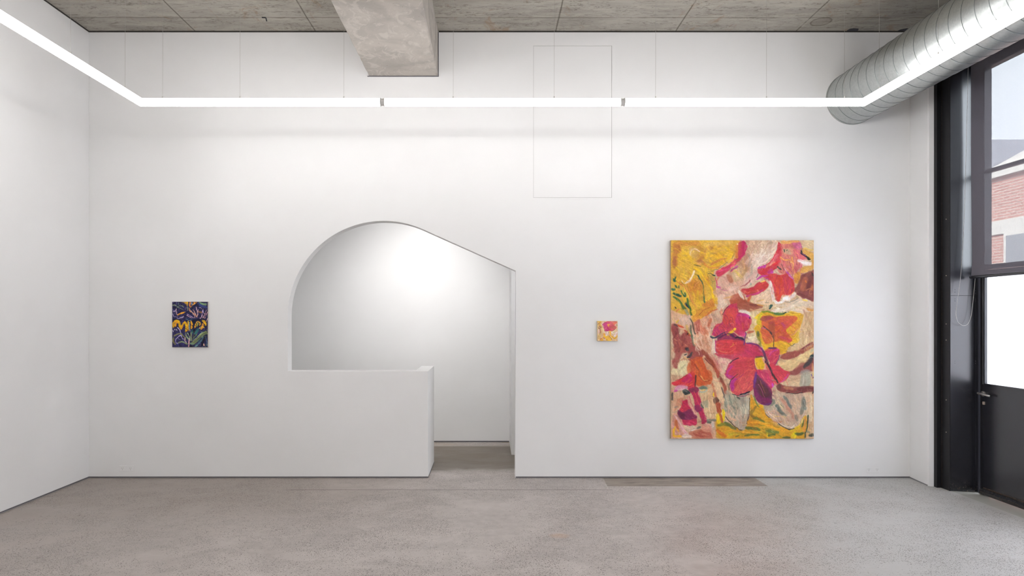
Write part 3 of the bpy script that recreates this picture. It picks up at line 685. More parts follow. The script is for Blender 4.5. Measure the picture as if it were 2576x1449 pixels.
BIG = """# ground
F B cdae90 1 8 60 | 0,0 1619,0 1619,1449 0,1449
F C cfa88c 1 8 70 | 0,-80 1619,-80 1619,1449 0,1449
F D d3b288 1 8 80 | 0,-80 1619,-80 1619,1449 0,1449
F E cda684 1 8 80 | 0,-80 1619,-80 1619,1449 0,1449
F F c9a988 1 8 85 | 0,-80 1619,-80 1619,1449 0,1449
# yellow field
F A d9a83c 1 3 25 | 60,20 1490,30 1450,330 1300,470 1040,650 980,760 1010,1000 990,1500 60,1500
F C dca636 1 4 70 | 60,-60 990,-60 950,120 760,230 600,330 540,330 480,160 360,20 60,60
H A e8b92c .7 26 260 50 30 | 150,200 1350,500
H A c9924a .5 16 220 50 -30 | 250,60 1200,560
H A e8c22c .7 18 260 40 80 | 150,600 950,1400
H A d5893a .5 14 220 50 70 | 420,820 900,1400
F A b4613c .75 5 80 | 110,120 230,110 270,280 200,330 190,560 130,640 90,500 100,280
F A 8e4a44 .6 4 85 | 100,420 170,400 160,600 100,610
S A cf8a3c .8 90 | 130,130 240,90 420,130 650,100
F A b9703f .7 6 -45 | 930,90 1000,130 920,250 820,260 760,420 680,500 640,470 740,330 800,210
F A a2604c .6 4 0 | 600,480 720,460 760,520 650,520
F A cfa060 .8 4 30 | 440,210 600,200 680,290 600,420 480,380
S A ddbd90 .8 36 | 470,360 480,280 560,220 670,280
S A f0d0b0 .9 12 | 560,215 620,235 680,290
S A dcae58 .7 90 | 800,130 1050,110 1350,90
S A ecb92a .8 80 | 920,360 1100,370 1200,420
S A e6b324 .8 60 | 900,630 1100,540 1300,400 1380,300
S A cf7f44 .8 46 | 930,560 1130,450 1250,430
S A d98a3a .8 34 | 760,520 900,640 1100,600
S A 5f5636 .9 16 | 560,570 640,590 700,598
S A e4a35c .9 40 | 640,545 690,540
S A 7d7040 .9 12 | 860,720 1000,680 1150,600 1280,500
S A efc324 .9 44 | 560,640 680,700 760,820 840,950 930,1090 960,1250 990,1360
S A f5dfc0 .95 42 | 560,690 530,790 470,890 380,960
S A f2d8b0 .7 20 | 420,900 350,960 290,900
F A d07c2c .75 5 60 | 470,950 560,860 690,850 740,950 790,1150 700,1200 430,1120 410,1000
F A ba7030 .6 4 60 | 560,940 700,920 720,1100 570,1080
S A dc9450 .8 16 | 560,1060 600,980 680,900
F A b99f5c .8 3 80 | 870,800 1010,800 1020,1060 960,1100 900,1000
S A d8923f .8 40 | 200,900 340,1030 450,1200 560,1400 600,1500
S A c36a3e .8 12 | 190,920 350,1050 450,1230 560,1440
S A e2b62c .8 50 | 640,1120 640,1300 700,1440
S A 857538 .95 30 | 650,800 720,930 760,1050 765,1200 780,1380
S A 36503c .95 20 | 640,790 700,900 730,970
S A 3c6440 .9 26 | 770,1240 785,1380
S A 1f4038 1 24 | 640,785 665,815
S A 2e4a3c .95 16 | 850,770 920,750 1000,800
S A 203c34 1 30 | 960,780 1005,805
S A 6c7444 .8 8 | 915,850 940,920 990,915
S A 6c7444 .6 7 | 940,900 950,980
# stems left
S A 1f5848 .95 46 | 120,860 140,900
S A 1f5848 .95 30 | 155,830 150,900 180,900
S A 25604a .9 40 | 160,1010 195,1050
S A 20503f .9 30 | 235,1010 235,1050
S A 256050 .95 60 | 90,1090 140,1090
S A 1e4a3e .95 46 | 120,1180 190,1200 265,1240
S A 2b6a3c .8 30 | 270,1120 310,1200 340,1240
S A 1f5440 .95 34 | 360,1170 365,1240 320,1220
S A 3a6a38 .95 44 | 120,1250 200,1300 280,1390 330,1500
S A 2f6030 .95 44 | 410,1290 430,1400 460,1500
S A 182c48 .95 40 | 385,1390 410,1460
S C 4a7038 .95 44 | 300,-20 370,50
S C 3c6a2a 1 40 | 440,0 480,90 490,190
S C 182c48 1 30 | 390,-30 430,40
S C 96a088 .8 70 | 370,90 430,160
S C 445a44 1 22 | 480,190 520,200
S C 5a4c40 .95 26 | 470,260 520,350 550,460 575,600
S C 5e6450 .95 40 | 480,420 490,560 520,680 540,860
S C 2c2c2c .95 30 | 150,25 165,50
# left mid pinks
F C dcae8c .9 5 80 | 80,100 300,180 420,220 470,400 460,560 300,560 200,450 80,330
F C d2b0a0 .8 5 60 | 280,230 460,220 470,340 380,420 260,330
S C d87a48 .8 30 | 170,120 200,80 230,70
S C e6c040 .8 30 | 170,350 240,300
S C d24a34 .9 50 | 210,400 320,450
S C e8b060 .9 12 | 210,385 330,430
S C d8b25c .7 40 | 390,400 430,520 470,620
F C c9745c .75 5 70 | 560,320 700,300 700,600 590,600
F C ad4a40 .7 4 75 | 590,330 690,310 660,560 590,540
F C d79878 .8 5 60 | 700,300 900,250 880,600 830,800 700,620
F C d2684a .6 5 60 | 700,420 830,520 840,700 720,600
F C dba382 .8 6 70 | 560,640 900,650 900,980 700,960 560,860
H C c28060 .6 9 180 24 80 | 620,700 900,950
H C e8c8a8 .6 8 160 24 75 | 580,250 900,900
S C c86a48 .7 60 | 900,360 920,290 860,420
# orange petal between
F C d98a34 .9 3 -40 | 540,100 760,20 990,-60 960,60 860,180 700,250 560,340 520,220
F A cf7034 .9 3 -55 | 720,1449 780,1380 960,1290 990,1380 960,1460
S C b85a34 .8 20 | 640,200 760,90 900,30
S C eec03a .9 50 | 510,120 560,110 540,190
S C d26a44 .9 22 | 800,210 920,120 1050,60
# red brown creature
F C a3504a .9 5 80 | 80,400 200,400 240,640 350,560 430,590 500,700 540,830 470,1000 330,1000 260,1120 200,1320 150,1330 80,1210 150,1060 120,860 100,620
F C 8e4444 .7 5 60 | 100,430 200,420 190,700 350,650 400,800 250,900 130,1000 110,700
H C b8604e .7 16 120 34 70 | 130,650 460,980
H C d08a6a .6 8 90 20 40 | 150,600 480,900
S C 5a4644 .9 30 | 120,390 170,400 200,430
S C b04a34 .9 40 | 350,520 400,560 480,640
S C 202020 .95 24 | 430,575 430,600
F C 9a4640 .9 4 50 | 420,860 560,850 720,960 760,1060 640,1160 560,1200 460,1180 420,1060
F C 20303c 1 1 50 | 370,900 420,890 440,950 400,970 370,940
S C 343434 .95 34 | 360,1050 385,1040
S C 3a3c40 .9 50 | 430,1100 470,1070 500,1000
S C d0b8a0 .9 16 | 590,880 660,945
S C d8a060 .7 20 | 340,1090 420,1130 470,1120
S C b87a50 .8 14 | 280,1160 350,1130 470,1200
F C dbc79c .95 4 60 | 230,1200 470,1180 460,1460 90,1460 90,1350 200,1330
S C b8a880 .6 40 | 280,1330 380,1260
# orange skirt
F C d1562c .95 4 80 | 460,1180 700,1080 760,1160 860,1440 900,1500 450,1500
F C c24a30 .9 4 80 | 490,1200 570,1210 580,1500 480,1500
S C 8e4432 .8 20 | 570,1240 650,1380 700,1480
S C e0702c .9 30 | 600,1180 720,1400
S C 8c5038 .9 10 | 590,1300 700,1480
F C d29e78 .95 3 60 | 750,1060 850,1180 960,1300 1000,1460 880,1460 790,1260
S C 94402f .9 80 | 740,960 850,1080 980,1260 1040,1330
S C b04e34 .9 90 | 960,1260 1060,1400 1080,1500
S C 7e3830 .8 30 | 800,1120 900,1240 1000,1320
F C d39c84 .9 5 50 | 860,1020 980,1060 1000,1160 920,1140
S C cc8070 .8 90 | 980,1130 1040,1230 1130,1380
F C dab098 .8 5 40 | 1100,1140 1360,1130 1280,1280 1200,1440 1130,1400
# E tile: below
F E cf5a2c .95 4 80 | 560,-60 900,-60 950,90 940,180 860,230 600,240
S E a84a2c .9 26 | 640,-20 700,90 800,160 900,140
S E e0a85c .9 24 | 700,40 760,130 850,150
F E d4323e .95 3 -30 | 80,190 180,160 330,60 450,-10 560,-20 580,280 430,320 380,260 150,260 90,220
F E c02868 .8 4 -60 | 330,110 440,20 500,120 460,200 300,180
S E 7a2c3a .9 10 | 150,150 260,110 420,20
H E e8604a .8 8 80 20 -40 | 180,120 560,260
S E 4a3034 .95 34 | 585,40 585,150 575,280
S E c03a90 .7 40 | 440,0 500,60
S E d88ca8 .95 70 | 160,320 260,280 400,310
S E c24a90 .8 44 | 130,380 190,370
S E dca8b4 .8 40 | 190,350 330,340
F E dcb08c .9 5 80 | 160,420 320,410 340,480 240,760 120,860 100,640
S E 585450 .8 44 | 90,420 85,560
F E 3a4040 1 2 0 | 300,400 320,360 420,350 480,420 380,460
S E 70706c .8 40 | 330,370 400,380
F E d08868 .85 4 -60 | 200,560 320,510 330,560 200,760 130,780
S E 8c7c6c .7 50 | 150,720 190,700
# magenta band
F E c02a52 .95 2 70 | 440,320 640,300 690,560 760,760 830,1000 740,1080 700,960 590,700 520,460
F E 74304a .9 3 10 | 450,340 560,300 650,310 640,390 500,400
F E 822c54 .9 3 -10 | 570,700 710,680 740,770 620,830
F E 8a2c3c .7 3 -20 | 720,1060 830,1000 780,1080
S E e05a48 .7 10 | 560,380 620,560 700,720
# magenta fruit
F E c22c50 .95 3 40 | 330,600 400,560 450,650 490,760 590,850 610,960 600,1080 480,1120 340,1090 290,980 210,880 210,790 280,700
F E 6c2c50 .95 3 0 | 210,790 330,830 480,760 600,870 610,950 500,990 270,980 210,880
F E 4c2c3c .8 4 0 | 210,780 270,830 360,900 340,980 240,950
H E e04848 .8 8 80 16 60 | 270,600 420,800
H E d83a60 .8 8 80 20 0 | 330,1000 580,1090
S E dea08c .95 60 | 430,500 460,620 520,760 600,880
S E c87870 .8 22 | 450,480 500,640 590,840
S E e6c8a0 .9 20 | 330,1110 400,1150 480,1180
# bottom left
F E d09080 .9 4 60 | 100,880 200,880 300,1020 360,1200 300,1330 90,1350
S E e2b4b0 .8 40 | 140,900 220,1000 300,1120 350,1230
S E c8683c .9 60 | 170,1000 180,1100 220,1180
S E dfa8b0 .8 60 | 280,1140 330,1220 400,1290
F E d7b49c .9 4 -20 | 370,1140 640,1140 660,1210 500,1240 400,1200
F E c17058 .9 4 0 | 480,1240 900,1200 960,1380 520,1390
F E cf8a74 .8 4 30 | 740,1090 900,1100 940,1240 740,1230
H E b05040 .6 9 200 24 0 | 520,1260 900,1370
S E f0b42c 1 46 | 150,1150 120,1240 130,1330 200,1350 280,1340
S E e8a844 .9 40 | 190,1200 230,1240
S E e6d0c0 .95 70 | 330,1330 440,1340 480,1350
S E e8d8d0 .9 14 | 500,1220 580,1190 630,1140
S E 6e665a .85 60 | 620,1170 680,1150
# mid bottom stems / tan
F E d7b285 .95 4 85 | 650,400 960,260 1020,560 1040,960 900,990 820,960 700,560
F E d2a27c .8 4 88 | 830,380 980,300 1000,960 880,960
S E 68786a .9 60 | 680,310 760,290 820,310
S E e0d060 .9 20 | 700,350 770,330
S E a4b0a0 .8 30 | 660,390 760,390 830,350
F E 98967c .9 3 0 | 700,620 840,570 860,700 720,720
S E 4a504a .8 34 | 720,660 760,740
S E e6c8a0 .9 24 | 860,560 880,760 900,940
S E f0c020 1 40 | 965,420 975,480
F E bf6448 .85 4 75 | 930,230 1000,240 1060,560 1120,760 1130,840 1080,860 1020,640 980,460
F E 5c3a30 .95 2 -15 | 970,540 1060,510 1090,600 990,630
F E a8442c .95 3 70 | 1020,630 1100,610 1130,720 1150,830 1080,850 1040,760
F E dcb48c .95 3 70 | 950,150 1060,120 1150,280 1200,460 1230,640 1130,600 1040,480
S E a8503c .85 60 | 1130,100 1200,250 1240,420
S E 5a4a48 .9 24 | 1150,300 1190,420 1210,520
S E 885040 .8 40 | 1110,60 1180,180
S E 6e6e60 .8 60 | 840,990 900,1010 880,1050
S E 5a6054 .9 60 | 850,1040 900,1050
S E 70746a .9 60 | 940,1000 1010,1010
S E d8ccc0 1 70 | 950,1050 960,1140
S E c88c7c .8 50 | 760,1110 880,1080 930,1180 940,1280
F E dcb494 .9 4 70 | 940,1190 1010,1180 1040,1280 1090,1390 960,1390
# vase pods left
F E b2a48c .95 4 80 | 1250,360 1400,440 1619,520 1700,700 1700,1000 1619,1220 1540,1200 1400,1080 1270,940 1200,780 1220,560
F F b8aa96 .95 4 85 | -20,480 120,500 200,560 200,760 170,960 100,1200 -30,1220
H E 6a7468 .7 12 220 34 80 | 1230,450 1600,850
H E d8b89c .8 12 300 34 78 | 1240,700 1600,1150
H F 7c8478 .6 5 180 26 85 | 10,520 140,800
H F d8c0a4 .7 5 260 26 85 | 10,700 150,1150
S E 404440 .8 40 | 1480,500 1540,540
S E d9a886 .8 60 | 1240,840 1330,960 1450,1000
S E 302c2c 1 14 | 1240,920 1300,1010 1400,1110 1500,1180 1580,1215
S F 302c2c .9 12 | -20,1215 60,1210
S F 4a4238 .95 16 | 210,520 215,700 195,900 150,1080
# yellow ground bottom
F E d9a32c 1 4 10 | 1040,860 1120,850 1160,1000 1200,1060 1400,1130 1560,1220 1640,1240 1640,1400 1090,1400 1040,1250 1020,1000
F F d59c2a 1 4 20 | -30,1230 100,1210 180,1050 230,850 230,560 290,540 400,660 500,700 540,800 620,930 820,1080 1040,1190 1200,1150 1380,930 1430,930 1400,1400 -30,1400
S E f0c81c 1 60 | 1060,880 1070,1000 1100,1070
S E f0cc1c 1 50 | 1180,780 1200,880 1190,1000
S E b85c30 .95 50 | 1110,850 1150,980 1160,1060
S E 7c7c30 .9 70 | 1080,1110 1180,1090 1330,1110
S E 5e6838 .8 60 | 1220,1060 1340,1130 1440,1180
S E e0a02c .9 40 | 1090,1200 1300,1200 1600,1260
S E d8742c .95 80 | 1060,1220 1150,1290 1220,1350
S E c8b034 .9 60 | 1300,1300 1450,1280 1600,1300
S E 6c7434 .9 24 | 1440,1350 1520,1320
S F 8a6c2c .8 60 | 350,700 250,860 330,960
S F 6c7030 .95 60 | 290,960 400,970 520,1030
S F e09828 .95 70 | 180,1040 400,1050 640,1120 900,1190 1040,1230
S F 5f6e38 .95 70 | 140,1160 260,1170 420,1210
S F 66743a .95 80 | 580,1220 700,1240 820,1270
S F e8a428 .9 50 | 430,1080 600,1090 760,1180 950,1240
S F e0a030 .9 40 | 60,1250 300,1270 380,1260
S F 5f6c36 .9 44 | 100,1330 250,1310 420,1310
S F 566834 .9 50 | 600,1320 750,1310
S F d8c42c .95 34 | 580,1260 590,1360
S F e29c24 .95 60 | 420,690 480,800 560,920 640,1000
S F f0bc20 1 60 | 440,680 500,720
S F 6e8040 .9 26 | 300,480 350,600 420,720
S F dc9426 .9 50 | 250,460 260,620 290,760
S F e2b82c .95 50 | 1100,1220 1250,1150 1340,1030 1380,930
S F dcc020 .95 60 | 1130,1330 1200,1270 1180,1380
S F 4a5c34 .95 60 | 1210,1290 1300,1310 1380,1280
S F 4c5834 .8 40 | 1340,1130 1380,1000
S F d88c3c .95 44 | 1380,1260 1400,1100 1410,960
S F 50603a .9 40 | 930,1370 1080,1370
S F d9d078 .6 6 | 640,1200 760,1290
H F e8b834 .6 10 240 18 25 | 300,700 1000,1380
# right vase
F F c6a890 .95 4 70 | 540,780 700,620 760,440 900,400 1200,430 1400,440 1480,560 1460,740 1380,900 1300,1060 1180,1160 1050,1180 900,1130 760,1040 600,900
H F dab894 .7 16 280 40 70 | 700,460 1450,1050
H F d6a68c .6 8 260 34 50 | 620,780 1100,1100
S F 5c6a64 .85 80 | 790,680 850,780 920,860
S F 74766c .8 60 | 880,830 1000,890
S F 6c7670 .85 60 | 960,490 1030,600 1100,730
S F 7a7c70 .8 80 | 1380,520 1360,700 1330,850
S F 5a6660 .7 60 | 1390,560 1400,760
S F 7e7a6e .7 80 | 1210,900 1230,1000
S F c88c74 .8 60 | 880,520 1000,680 1120,860 1150,960
S F 6c5c44 .9 10 | 860,640 940,740
S F e0cc98 .9 12 | 810,590 890,700 960,750
S F e8e0d8 .9 8 | 1380,560 1400,700 1380,840 1330,920
S F e8e0dc .9 8 | 590,790 680,900 820,990
S F e4dcd4 .9 12 | 820,1040 960,1120 1100,1150 1190,1090
S F 343a3c .95 16 | 840,1070 960,1160 1060,1195 1180,1170
S F 564c40 .8 16 | 560,860 640,950
S F 7c7c6c .9 60 | 690,560 740,600 680,680
# right cream column
F F d0ab86 .9 4 90 | 1420,430 1600,420 1600,1400 1420,1400 1480,900
S F d8c4a4 .8 60 | 1520,460 1530,700 1530,1000
S F 34443a 1 26 | 1470,900 1460,1080 1430,1240 1410,1380
S F 34403c .85 60 | 1510,1330 1600,1310
S F e8dccc .8 10 | 1575,1150 1575,1380
S F 7c7c6c .6 60 | 1440,1240 1500,1260
# right mid tan
F D dcbb84 .95 5 -20 | 840,1170 1100,1150 1300,1060 1500,930 1590,900 1590,1060 1400,1240 1150,1360 1040,1420 880,1300
F D cda87c .9 5 85 | 1300,200 1590,150 1590,800 1300,960 1050,930 1100,800 1260,700 1320,400
H D b98e64 .6 10 260 34 85 | 1340,250 1550,800
H D e2ca9c .7 10 300 34 85 | 1250,250 1580,850
S D e8d0a8 .8 50 | 1200,560 1270,500 1310,420
F D 96463c .9 4 -20 | 880,1090 1000,1000 1200,960 1350,900 1570,760 1580,860 1450,960 1300,1040 1150,1120 960,1140
S D 7a3038 .9 30 | 1330,920 1460,840 1570,780
S D d07a50 .9 30 | 1430,930 1500,890 1560,850
S D b89470 .95 60 | 860,1150 960,1180
S D 3a3030 .9 12 | 1070,830 1130,845 1185,810
F D 8e4440 .85 4 -35 | 1040,1430 1150,1370 1330,1230 1420,1200 1590,1000 1590,1350 1400,1460 1050,1470
S D 3c3a3c .95 90 | 1400,1300 1500,1180 1560,1080
S D 1c3838 .95 60 | 1540,1060 1590,1050
S D 8aa0a0 .8 12 | 1480,1130 1540,1090 1590,1110
S D d89868 .8 30 | 1560,1230 1580,1400
S D b8b090 .8 50 | 1530,960 1590,930
F D 949088 .85 4 0 | 1340,1380 1520,1370 1520,1500 1300,1500
F F cfae88 .9 4 -20 | 900,170 1100,60 1600,-40 1600,280 900,200
F F 96968a .85 4 85 | 1340,-20 1500,-20 1510,260 1300,270
S F d0c8b8 .7 30 | 1370,60 1360,220
S F 604a8c .9 24 | 1540,20 1550,60
S F 703a5c .8 20 | 1570,90 1590,70
S F e0d070 .8 20 | 1575,-20 1580,50
F F 8e4440 .95 4 0 | 800,250 870,210 960,260 1200,270 1400,280 1600,270 1600,380 1500,400 1200,420 1000,400 850,360 790,310
F F 6c3434 .8 4 0 | 1240,290 1590,280 1590,370 1300,390
F F 5c3a34 .8 4 60 | 800,240 870,220 880,330 810,320
S F b87a58 .8 60 | 960,290 1150,330
S F 2c2c2c .9 14 | 1000,405 1150,425 1350,410
S F 2c3030 .8 24 | 1560,430 1590,380
# B tile : cream with pinks
F B d6b7a4 .85 6 -60 | 330,330 600,150 800,100 720,330 560,520 400,570 350,600 250,900 80,1000 60,900 250,560
H B c29a80 .6 16 260 40 100 | 150,60 700,300
H B dcc0b0 .7 12 280 40 -50 | 100,400 650,520
F B b98468 .7 5 100 | 60,350 200,320 260,480 230,700 120,700 40,520
S B a89080 .6 40 | 180,330 230,480 190,600
S B d7a46c .8 60 | 60,480 90,640 60,800
S B b0885c .7 60 | 150,640 40,820
S B aa9c8c .6 50 | 260,560 250,760 150,860
S B e6cc9c .7 40 | 690,240 730,210
S B ecd8c4 .9 24 | 660,400 560,500 420,560 380,650
F B dcb8a8 .9 5 -40 | 80,930 400,620 430,700 380,880 120,1060 30,1060
S B 7c806c .9 24 | 390,760 355,830
S B 8c9888 .8 30 | 240,970 230,1000
S B a04048 .9 26 | 30,1040 150,980 230,900
F A c9a27c .8 5 60 | 1300,700 1450,560 1619,430 1619,950 1500,1000 1400,900
H A d8b25c .7 6 160 30 60 | 1400,560 1600,800
H A b08468 .5 8 200 34 60 | 1450,480 1619,800
# petals of A/B top: pink band from top to lower-left
F A d9803c .95 3 80 | 1460,120 1560,90 1600,300 1500,420 1440,400 1450,250
F A c42a60 .95 3 100 | 1570,90 1640,60 1700,180 1660,300 1600,380 1500,450 1560,300
F B c42a60 .95 3 100 | -20,100 70,70 110,110 100,250 60,360 -30,420
S B 9c3450 .9 12 | 60,70 90,90 140,100
F A cc3450 .95 4 -40 | 1040,700 1150,630 1260,590 1400,480 1540,380 1560,440 1420,580 1300,690 1200,760 1100,820 1040,780
S A d9487a .8 24 | 1060,700 1200,680 1340,620 1450,520
H A e88a5c .8 8 100 24 -40 | 1150,460 1500,700
S A a8406c .9 40 | 1340,700 1480,590
S A c05aa0 .8 24 | 1420,600 1490,590
S A e8b23c .8 24 | 1280,520 1440,400
S A 6c4848 .7 10 | 1360,440 1410,350
S A fff0d0 1 34 | 1480,112 1492,115
F A d2a08c .95 5 60 | 1060,870 1200,800 1300,870 1300,1060 1200,1120 1080,1060 1020,960
S A d25068 .9 24 | 1010,850 1040,960 1050,1040
S A e08a54 .8 26 | 1090,830 1050,900
S A c84890 .95 50 | 1060,1040 1120,1060
S A c86098 .9 20 | 1120,1090 1220,1120 1290,1110
S A cc7c90 .8 16 | 1100,1180 1200,1180
F A b0684c .85 4 60 | 1260,780 1360,800 1400,930 1340,960 1280,870
F A d6a890 .9 6 60 | 1000,1100 1600,900 1619,1250 1300,1300 1100,1300 990,1200
S A e2c0b0 .7 90 | 1330,1100 1500,1050
F A e2c2ac .9 4 85 | 1060,1250 1200,1220 1200,1400 1150,1449 1080,1449
F C dfc4ac .95 4 70 | 1010,-40 1250,-60 1180,60 1100,90 1040,40
S A d8a46c .8 30 | 1200,1290 1400,1230
F A b45038 .9 4 -30 | 1320,1320 1400,1200 1619,1200 1640,1449 1400,1440
S A e8dcc8 1 50 | 1520,1130 1560,1220 1620,1300
S B ece0cc 1 60 | 10,1130 60,1270
F B a0543c .95 4 40 | -30,1250 100,1300 300,1390 450,1449 -20,1449
F D 9e5440 .9 4 20 | -30,-60 450,-40 480,30 300,90 150,100 -20,70
S B 7c3c34 .9 60 | 230,1410 380,1430
S D c8956c .8 30 | 230,70 400,90 520,80
F C ab6048 .9 3 20 | 1480,0 1619,0 1619,80 1520,70
S B e09848 .9 24 | 380,1410 500,1440
# big red trumpet top
F B cc3440 .97 2 100 | 830,85 890,120 920,220 890,450 820,620 690,700 560,760 420,720 380,680 400,620 560,560 660,480 760,320 800,220
F B cf4a50 .8 4 100 | 850,300 880,300 840,560 720,650 600,680 700,520
S B c43aa0 .95 50 | 400,630 520,600 560,580
S B dc6878 .8 26 | 830,330 760,480 640,580
S B e48c60 .8 30 | 560,610 640,570 760,500
S B d93038 .9 60 | 740,560 860,500
F B d2746c .9 5 80 | 900,80 1100,60 1290,70 1330,200 1330,300 1440,430 1250,480 1300,600 1200,760 1100,760 930,760 830,700 830,560 880,420
F B c65c90 .85 4 40 | 1140,70 1280,80 1340,190 1260,240 1160,180
F B d8606c .85 4 60 | 1160,220 1330,280 1450,440 1260,440 1180,340
S B e2a85c .9 60 | 900,70 1000,80 1250,60
F B d89a78 .8 4 0 | 910,250 1120,190 1130,330 980,350
F B b8a684 .9 3 60 | 940,220 1050,230 1100,330 1000,320 940,280
S B 28382c 1 24 | 955,235 965,290
S B 50583c .9 20 | 1010,270 1030,240
S B eca850 .95 30 | 880,410 960,460 1080,460 1150,540
S B e8a048 .9 26 | 1130,400 1150,520 1140,680
H B eac070 .7 10 160 12 80 | 880,420 1200,760
H B c8445c .7 12 150 14 75 | 900,500 1250,720
H B d4586c .7 8 160 20 110 | 1150,520 1340,740
S B 8c4c4c .7 30 | 900,560 960,680
S B 343c34 1 30 | 815,610 850,640 890,665
S B c89c8c .9 10 | 830,620 860,640
F B c03a98 .9 4 -45 | 600,700 700,640 720,740 620,760
# skirt red
F B cf3c3c .98 3 95 | 560,780 700,750 850,780 1040,760 1140,880 1180,1000 1170,1130 1060,1220 930,1200 880,1260 860,1340 800,1350 760,1200 720,1050 690,930 620,860
F B d44a30 .8 4 95 | 740,900 900,850 900,1180 850,1320 780,1200
F B c43c54 .7 4 100 | 950,820 1060,820 1080,1150 960,1150
H B e07048 .6 9 200 14 85 | 720,850 1120,1150
H B c83060 .5 8 220 20 80 | 700,820 1150,1100
S B cc3440 .95 90 | 420,720 540,780 660,850
S B c2409c .95 40 | 380,870 480,810 600,800
S B bc3090 .8 24 | 560,860 640,870
S B bc48a0 .95 36 | 1010,720 1080,800 1150,880
S B dc8ab0 .8 20 | 1060,780 1130,870
S B e8c4d8 .6 12 | 970,640 1010,720
S B c86c94 .7 14 | 1060,600 1080,660
# white edges
S B e4d0c8 1 64 | 645,920 680,1050 700,1180 730,1330
S B e8dcd4 1 50 | 760,1350 830,1390 920,1350 960,1280
S B e8d8d0 .95 90 | 960,1280 1060,1270 1180,1200
S B f4ece4 1 30 | 960,1280 1030,1275
S B e8a060 .9 14 | 1060,1240 1150,1160
S B 707068 .9 14 | 960,1345 1100,1355 1250,1280
F B c93a38 .98 3 -25 | 30,1110 150,1080 300,1050 450,950 560,920 610,980 600,1060 480,1150 330,1220 150,1210 60,1150
S B c03878 .9 40 | 150,1240 350,1190 500,1100
S B c03040 .8 50 | 60,1100 250,1080 440,950
S B e87058 .9 12 | 100,1130 160,1160 230,1140
S B f0c060 1 34 | 480,920 540,910
S B d0603c .85 60 | 190,1340 230,1240
F B dcb898 .95 5 -40 | 300,1240 500,1160 620,1060 650,1160 690,1380 500,1400 330,1370
S B d8a86c .8 30 | 360,1350 520,1310
S B 7c8460 .8 12 | 540,1370 620,1370
F B d9c2a8 .95 5 -10 | 760,1449 1000,1400 1250,1290 1560,1350 1590,1449
# right brown bush
F B d69038 .9 4 100 | 1180,760 1280,720 1300,820 1270,960 1200,960 1150,860
F B d9a04a .85 4 30 | 1330,200 1590,330 1590,640 1300,740 1330,620 1540,560 1480,430 1340,290
F B d9bd94 .95 5 30 | 1290,50 1590,40 1590,280 1380,220 1330,130
S B e0b854 .9 24 | 1380,210 1480,240 1570,250
S B f0e0dc 1 90 | 1280,470 1380,510 1500,550
S B f8f0e8 1 40 | 1330,500 1420,520
S B 1c2430 1 34 | 1320,260 1330,300 1400,370 1440,400
S B 1c2420 1 44 | 1450,410 1495,445
S B 7a3c7c .9 12 | 1330,150 1340,220 1325,260
S B a04a80 .9 12 | 1340,300 1420,380
F B 884640 .95 4 100 | 1300,820 1370,760 1560,690 1600,750 1600,1320 1500,1290 1350,1270 1200,1150 1170,1100 1240,1000
F B b86444 .8 4 100 | 1370,840 1460,830 1420,1080 1350,1130 1300,1060
F B 6e3434 .8 4 110 | 1500,790 1580,790 1500,1080 1430,1080
S B dc7838 .95 34 | 1420,900 1440,940
S B d07a44 .8 50 | 1560,1000 1550,1100
S B c87850 .9 20 | 1420,1110 1520,1060 1500,1180 1560,1180
S B 7a3a38 .9 60 | 1250,1180 1400,1240 1550,1310
S B 3c3434 .9 34 | 1540,740 1580,800
S B e8c858 .9 40 | 1360,1320 1450,1340
# D: white shapes
S D e6d2be .95 70 | 700,110 850,90 1000,60 1150,10
S D ecdcc8 .9 30 | 780,100 850,60 800,40
S D 35544c .95 40 | 640,50 700,-10
S B 35544c .95 40 | 650,1445 690,1430
S D dcc4ac .9 80 | 1150,90 1350,120
H D e0caae .6 10 220 34 30 | 1050,0 1550,120
S D b88870 .7 40 | 1380,80 1440,260
S D d8984c .8 50 | 1450,60 1560,90
S D e2d0c4 .95 60 | 0,110 120,120 220,170
# yellow halo flower
F D e0ac24 .98 3 20 | 480,120 700,150 950,150 1150,110 1330,170 1360,260 1310,420 1260,620 1270,760 1150,820 1040,900 1000,1000 870,1030 820,900 560,960 480,800 380,640 330,480 420,360 330,250
F D ddbf8c .95 3 70 | 230,240 340,260 400,360 330,430 300,510 210,500 220,380
S D e8c82c .9 50 | 330,250 420,230 480,160
S D c8b02c .9 60 | 450,170 400,330 430,400
S D e0b428 .9 50 | 320,480 420,440 450,520
S D 4c7040 .95 44 | 740,150 850,170 950,160
S D 203830 1 24 | 940,155 1000,125
S D 7c9030 .9 40 | 480,130 600,120 720,150
S D 8c8c38 .85 70 | 390,560 410,700 450,840
S D 5a6040 .9 50 | 400,570 400,640
F D cc463c .98 3 30 | 480,220 700,230 900,220 1100,210 1230,240 1210,330 1100,420 1000,520 1060,620 1130,720 1060,790 900,740 780,770 700,790 540,800 480,640 440,520 480,440
F D 8e4044 .9 3 -20 | 440,270 560,210 720,220 640,300 470,320
F D 93403c .8 4 90 | 620,350 750,340 760,640 690,640 620,450
F D c83a48 .8 4 -30 | 800,280 1000,280 1150,280 1100,400 980,480 850,420
S D b43a70 .8 60 | 900,370 960,440 930,520
S D dc5c34 .8 60 | 800,520 900,480 960,560
S D d4603c .9 60 | 500,360 600,390
S D c83c60 .7 60 | 870,650 1000,700 1100,740
S D dc7040 .8 70 | 770,700 900,600
S D 5a3c3c .95 30 | 510,430 600,500 690,590
S D 3c3034 1 40 | 660,570 690,600
S D c0648c .7 40 | 470,480 560,480
S D 5a4c30 .95 20 | 720,620 730,760 725,880
F D e0963a .9 4 60 | 1080,480 1200,340 1290,300 1300,450 1180,600 1100,640 1060,560
S D d89060 .8 30 | 1100,620 1180,580 1250,480
